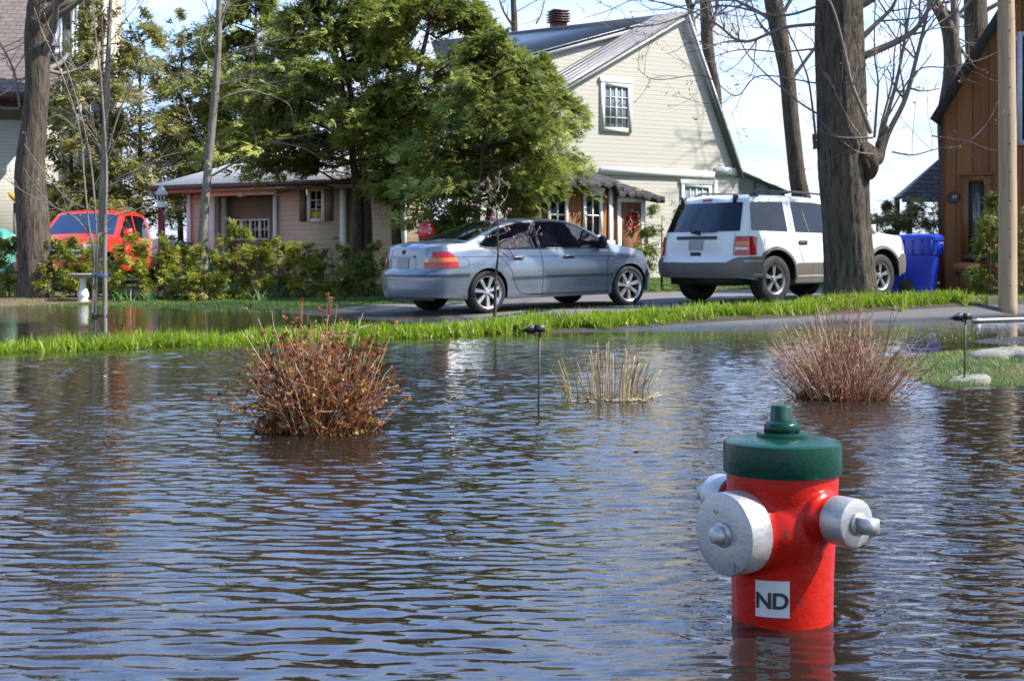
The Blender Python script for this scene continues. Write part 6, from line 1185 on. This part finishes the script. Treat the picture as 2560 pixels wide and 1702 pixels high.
conifer('slim_cedar', 'narrow cedar pressed against the gable of the cream house', 1330, 28.4, 1.9, 5.0, 1.12, 3400, .26, M_cedarl, 64, None, ((0, 0),), .07, [(0, .6), (.15, .9), (.4, 1), (.7, .8), (.9, .4), (1, .1)], off=(.1, 0))
conifer('cedar_tree', 'dark cedar behind the left end of the bungalow roof', 640, 40.5, 3.2, 9.0, 2.4, 3800, .52, M_cedar, 65, 'tall cedars between the two houses', ((0, 0),), .15, [(0, .6), (.1, .95), (.3, 1), (.6, .8), (.85, .45), (1, .05)])
for i, (px, D, z0, z1, rad, n, lab) in enumerate([(455, 41, 2.2, 8.2, 1.5, 1900, 'yellowish conifer with a dark bare lower trunk left of the bungalow'), (520, 43, 2.5, 8.0, 1.5, 1700, 'yellow green conifer rising behind the left eave of the bungalow'), (350, 39, 1.0, 7.9, 1.35, 2000, 'loose olive conifer behind the red topped lantern post'), (255, 38, .9, 8.7, 1.25, 2200, 'sparse olive conifer in front of the white window strips'), (175, 38.5, .5, 6.6, 1.0, 1500, 'low olive conifer between the leaning trunk and the pale house')]):
    conifer('olive_conifer', lab, px, D, z0, z1, rad, n, .40, M_olive, 70 + i, 'olive conifers behind the red pickup', ((0, 0),), .11, [(0, .7), (.2, 1), (.6, .85), (.85, .55), (1, .1)], nl=9, gaps=.6, branch=46)
# low hedge of young cedars along the far side of the lawn
hl = ['yellow green hedge cedar at the far left picture edge', 'hedge cedar half hidden by the leaning trunk', 'hedge cedar in front of the pickup headlight', 'hedge cedar just behind the bird bath', 'hedge cedar below the pickup door', 'hedge cedar in front of the pickup rear wheel', 'hedge cedar at the foot of the lantern post', 'hedge cedar right of the lantern post', 'hedge cedar around the foot of the slender pale trunk', 'tall hedge cedar with a pointed tip against the garage door', 'hedge cedar with rusty patches below the garage windows', 'hedge cedar under the white window row of the garage door', 'hedge cedar below the shuttered window', 'dark hedge cedar left of the twin trunks', 'dark hedge cedar in shade beside the sedan boot', 'darkest hedge cedar tucked behind the sedan bumper']
hx = [-22, 28, 132, 190, 262, 330, 392, 450, 512, 590, 650, 700, 765, 826, 880, 935]; hh = [1.3, 1.2, 1.2, 1.15, 1.25, 1.25, 1.3, 1.1, 1.05, 1.6, 1.1, 1.25, 1.2, 1.15, 1.0, 1.05]
for i, (px, h) in enumerate(zip(hx, hh)):
    D = 27.2 + .25 * sin(i * 2.1); z0 = gz(W(px, 0, D)[0], D); mat = M_hedge if i < 13 else M_cedar
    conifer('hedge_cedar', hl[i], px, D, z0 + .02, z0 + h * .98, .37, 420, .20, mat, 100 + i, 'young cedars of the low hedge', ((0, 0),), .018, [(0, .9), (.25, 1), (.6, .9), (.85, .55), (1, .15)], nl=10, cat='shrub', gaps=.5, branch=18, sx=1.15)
conifer('hedge_shrub', 'dark green shrub between the board hut and the white car', 1655, 28.5, .2, 2.0, .62, 1500, .17, M_cedar, 130, None, ((0, 0),), .03, [(0, 1), (.6, 1), (.85, .85), (1, .5)], nl=9, cat='shrub', branch=18, sx=1.1)
for i, (px, lab) in enumerate([(2215, 'olive hedge shrub right of the massive trunk'), (2275, 'olive hedge shrub behind the blue bins'), (2335, 'olive hedge shrub next to the brown house corner')]):
    conifer('hedge_shrub', lab, px, 31.2, .2, 2.10 + .06 * i, .72, 2200, .20, M_olive, 140 + i, 'olive hedge shrubs below the gazebo', ((0, 0),), .03, [(0, 1), (.7, 1), (.9, .8), (1, .4)], nl=9, cat='shrub', branch=18)
conifer('columnar_cedar', 'small dark columnar cedar against the brown house window', 2478, 24.6, .15, 1.95, .34, 1100, .17, M_cedarl, 150, None, ((0, 0),), .02, [(0, 1), (.5, .9), (.8, .6), (1, .1)], nl=10, cat='shrub', branch=18, sx=.9)
for i, (px, lab) in enumerate([(2590, 'leafy shrub right of the utility pole')]): conifer('leafy_shrub', lab, px, 24, .15, 1.7, .4, 600, .2, M_olive, 160, None, ((0, 0),), .02, [(0, 1), (.6, .9), (1, .2)], nl=8, cat='shrub', branch=18)
# small bulb leaves on the far lawn edge
for px, D, lab in ((372, 26.5, 'spiky pale green bulb plant at the hedge foot below the lantern post'), (648, 26.3, 'spiky pale green bulb plant at the hedge foot below the garage'), (312, 26.6, 'upright pale green bulb plant right of the tied saplings')):
    p = W(px, 0, D); r = np.random.default_rng(px); n = 18; mb = MB(); z0 = gz(p[0], D); blades(mb, p[0] + r.normal(0, .09, n), D + r.normal(0, .06, n), np.full(n, z0), r.uniform(.16, .34, n), r.uniform(.02, .035, n), r.uniform(.1, .8, n), r.uniform(0, 6.3, n), r.uniform(0, 1, n)); o = mb.build('bulb_plant', leafmat('bulb_leaves%d' % px, [(0, (.10, .22, .08)), (1, (.25, .40, .16))], .3, .45), origin=(p[0], D, z0)); tag(o, lab, 'plant', group='bulb plants at the foot of the hedge')

# ---------------------------------------------------------------- street and garden things
def pole():
    D = 20.6; x = W(2519, 0, D)[0]; z0 = gz(x, D); m, t = newmat('weathered_pole'); tc = t.n('ShaderNodeTexCoord'); v = tc.outputs['Object']; n = t.noise(t.mapping(v, (14, 14, .8)), 1.5, 6, .6); n2 = t.noise(v, 2.5, 4)
    c = t.mix(n2, t.ramp(n, [(.3, (.20, .14, .10)), (.5, (.46, .33, .21)), (.7, (.56, .43, .30))]), (.42, .30, .20)); b = t.n('ShaderNodeBsdfPrincipled', i_Base_Color=c, i_Roughness=.85); finish(t, b, n, .006)
    mb = MB(); zz = np.linspace(z0 - .2, 11.5, 40); mb.tube(np.stack([x - .05 * (zz - z0) / 10 + 0 * zz + .012 * np.sin(zz * .7), D + 0 * zz, zz], -1), np.linspace(.137, .10, 40) * (1 + .01 * np.sin(zz * 5)), 32); o = mb.build('utility_pole', m, smooth=True, origin=(x, D, z0)); tag(o, 'tall weathered wooden utility pole by the right edge', 'utility pole')
    mb = MB()
    for k in range(16): zk = z0 + .4 + k * .42; mb.box((x - .01, D - .134 + .0015 * zk, zk), (.012, .01, .03))
    mb.build('staple', M_dark, o, origin=(x, D, z0))
pole()
M_bin = plain('bin_blue', (.008, .035, .40), .35, vary=.08); 
def wheelie_bin(lab, x, y, yaw):
    z0 = gz(x, y); T = thing('wheelie_bin', lab, 'bin', (x, y, z0), yaw, group='blue wheeled bins by the brown house', world=False); mb = MB()
    def ring(z, w, d, cy=0): a = np.arange(32) * 2 * pi / 32; cxs = np.sign(np.cos(a)) * np.abs(np.cos(a)) ** .35; cys = np.sign(np.sin(a)) * np.abs(np.sin(a)) ** .35; return np.stack([cxs * w, cys * d + cy, np.full(32, z)], -1)
    mb.grid(np.stack([ring(0, .20, .22), ring(.02, .22, .24), ring(.72, .262, .31), ring(.73, .285, .335), ring(.99, .30, .355), ring(1.0, .285, .34), ring(1.0, .0, .0)], 1), closeu=True); b = mb.build('body', M_bin, T, smooth=True, auto=35)
    mb = MB()
    for xx in (-.2, -.07, .07, .2): mb.box((xx, -.343, .86), (.03, .02, .26)); mb.box((xx, .343, .86), (.03, .02, .26))
    for yy in (-.24, -.08, .08, .24): mb.box((-.298, yy, .86), (.02, .03, .26)); mb.box((.298, yy, .86), (.02, .03, .26))
    mb.build('rib', M_bin, b); mb = MB()
    mb.grid(np.stack([ring(.985, .315, .375), ring(1.05, .312, .37), ring(1.085, .28, .33), ring(1.10, .15, .2), ring(1.105, .0, .0)], 1), closeu=True); mb.build('lid', M_bin, T, smooth=True, auto=35)
    mb = MB(); mb.tube([(-.24, .40, 1.0), (.24, .40, 1.0)], .018, 10); mb.box((-.22, .36, 1.0), (.03, .1, .05)); mb.box((.22, .36, 1.0), (.03, .1, .05)); mb.build('handle', M_bin, T)
    for sx_ in (-1, 1): mb = MB(); mb.lathe([(0, -.03), (.125, -.03), (.14, -.02), (.14, .02), (.125, .03), (.09, .03), (.085, .02), (0, .022)], 32, axis_m((1, 0, 0)), (sx_ * .255, .20, .14)); mb.build('wheel', M_rubber, T, smooth=True, auto=35)
    mb = MB(); mb.box((-.02, -.362, .93), (.12, .004, .03)); mb.build('embossed_label', plain('label_pale', (.22, .25, .6), .5), T); return T
x, y = W(2302, 0, 24.75)[:2]; wheelie_bin('nearer blue wheeled bin in front of the white car nose, its small black wheel showing', x, y, R(62)); x, y = W(2248, 0, 25.6)[:2]; wheelie_bin('farther blue wheeled bin, only its lid showing over the white bonnet', x, y, R(-25))
def bird_bath():
    D = 26.3; x = W(208, 0, D)[0]; z0 = gz(x, D); k = (W(0, 682, D)[2] - z0) / .62; T = thing('bird_bath', 'white pedestal bird bath on the lawn edge beside the leaning trunk', 'bird bath', (x, D, z0)); c = (x, D, z0 - .02)
    mb = MB(); mb.lathe([(0, 0), (.11, 0), (.115, .03), (.075, .06), (.105, .12), (.108, .17), (.09, .24), (.060, .32), (.055, .44), (.07, .50), (.09, .53), (0, .53)], 40, np.diag([1, 1, k]), c); mb.build('pedestal', plain('bath_white', (.66, .66, .65), .6, vary=.1), T, smooth=True)
    mb = MB(); mb.lathe([(0, .52), (.09, .52), (.22, .555), (.30, .60), (.315, .625), (.295, .625), (.20, .585), (0, .57)], 48, np.diag([1, 1, k]), c); mb.build('bowl', plain('bath_grey', (.42, .41, .37), .7, vary=.2), T, smooth=True)
bird_bath()
def lantern_post():
    D = 29.5; x = W(404, 0, D)[0]; z = lambda py: W(0, py, D)[2]; z0 = gz(x, D); T = thing('lantern_post', 'dark red post topped with a white lantern bird house', 'lamp post', (x, D, z0)); mb = MB(); mb.box((x, D, (z0 - .1 + z(518)) / 2), (.125, .125, z(518) - z0 + .1)); mb.build('post', plain('post_red', (.20, .02, .02), .45, coat=.3), T)
    mb = MB(); mb.lathe([(0, z(519)), (.115, z(519)), (.12, z(516)), (.07, z(505)), (.05, z(503)), (0, z(503))], 24, None, (x, D, 0)); mb.build('collar', M_white, T, smooth=True, auto=40); mb = MB(); hz = (z(487) - z(503)); mb.box((x, D, (z(487) + z(503)) / 2), (.15, .15, hz), taper=1.15); h = mb.build('lantern_body', M_white, T); mb = MB()
    for q in (-.035, .035): mb.box((x + q, D - .083, (z(487) + z(503)) / 2), (.045, .01, hz * .7)); mb.box((x + .083, D + q, (z(487) + z(503)) / 2), (.01, .045, hz * .7))
    mb.build('lantern_pane', M_dglass, h); mb = MB(); mb.lathe([(0, z(488)), (.16, z(488)), (.155, z(485)), (.03, z(463)), (0, z(458))], 4, rotz(pi / 4), (x, D, 0)); mb.build('lantern_roof', plain('lantern_roof_paint', (.62, .63, .66), .4), T)
lantern_post()
def small_things():
    # unidentified red glossy thing behind the sedan boot, reclining bins and tarps glimpsed through the hedge
    D = 25.2; c = W(1066, 578, D); T = thing('red_object', 'rounded glossy red object with white sparkles just behind the sedan rear window', 'garden ornament', (c[0], D, gz(c[0], D))); mb = MB(); mb.lathe([(0, -.28), (.10, -.25), (.15, -.1), (.155, .03), (.13, .12), (.07, .175), (0, .19)], 28, None, c); mb.build('shell', plain('object_red', (.55, .015, .02), .12, coat=1.0), T, smooth=True)
    mb = MB(); r = np.random.default_rng(3)
    for k in range(9): a = r.uniform(-.9, .3); mb.lathe([(0, -.02), (.02, -.012), (.024, 0), (.02, .012), (0, .02)], 10, None, c + np.array([.13 * sin(a) + .06, -.13 * cos(a), r.uniform(-.06, .12)]))
    mb.build('bright_spot', plain('object_white', (.8, .8, .8), .1, coat=1.0), T, smooth=True); mb = MB(); mb.tube([(c[0], D, gz(c[0], D) - .05), (c[0], D, c[2] - .26)], .03, 10); mb.build('stem', M_dark, T)
    D = 30.5; q = W(452, 615, D); z0 = gz(q[0], D); mb = MB(); mb.lathe([(0, 0), (.19, 0), (.24, .85), (.26, .86), (.26, .93), (0, .95)], 4, rotz(.6), (q[0], D, z0)); mb.box((q[0], D, z0 + .98), (.42, .42, .08)); o = mb.build('blue_tub', plain('tub_blue', (.01, .015, .35), .4), origin=(q[0], D, z0)); tag(o, 'deep blue tub glimpsed over the hedge left of the bungalow', 'tub')
    q = W(505, 632, 30.6); mb = MB(); mb.lathe([(0, 0), (.25, 0), (.29, .5), (.31, .5), (.31, .55), (.27, .55), (.24, .1), (0, .1)], 28, None, (q[0], 30.6, gz(q[0], 30.6) + .3)); mb.lathe([(.0, .0), (.2, .0), (.2, .32), (0, .32)], 20, None, (q[0], 30.6, gz(q[0], 30.6) - .02)); o = mb.build('teal_tub', plain('tub_teal', (.01, .10, .22), .4), origin=(q[0], 30.6, 0), smooth=True, auto=40); tag(o, 'teal blue round tub behind the hedge at the foot of the slender trunk', 'tub')
    D = 33; c = W(2, 640, D); mb = MB(); n = 24; u = np.linspace(0, 2 * pi, n, endpoint=False)[:, None]; v = np.linspace(.0, pi / 2, 9)[None]; r = np.random.default_rng(5); f = 1 + .08 * np.sin(5 * u) * np.cos(v) + r.normal(0, .02, (n, 9)); P = np.stack([c[0] + .55 * f * np.cos(u) * np.cos(v), D + .6 * f * np.sin(u) * np.cos(v), .1 + 1.45 * f * np.sin(v) ** .7 + 0 * u], -1); mb.grid(P, closeu=True); o = mb.build('tarp_mound', plain('tarp_teal', (.10, .38, .30), .35, vary=.4, scale=3), origin=(c[0], D, 0), smooth=True); tag(o, 'teal tarpaulin bundle at the far left edge next to the pickup', 'tarpaulin')
    D = 35; c = W(46, 502, D); mb = MB(); t = np.linspace(-1, 1, 16); P = np.stack([c[0] + t * .26, D + 0 * t, c[2] - .12 * t + .1 * t ** 2], -1); mb.tube(P, .075 * np.sqrt(np.clip(1.02 - t ** 2, .02, 1)), 12); o = mb.build('yellow_kayak', plain('kayak_yellow', (.70, .32, .01), .3), origin=c, smooth=True); tag(o, 'yellow boat tip hanging behind the leaning trunk', 'kayak')
    for dx in (-.1, .12): mb = MB(); mb.tube([(c[0] + dx, D, c[2] - .05), (c[0] + dx, D, .0)], .03, 8); mb.build('support_leg', M_dark, o, origin=c)
small_things()
for o in bpy.data.objects:
    if '_org' in o: del o['_org']
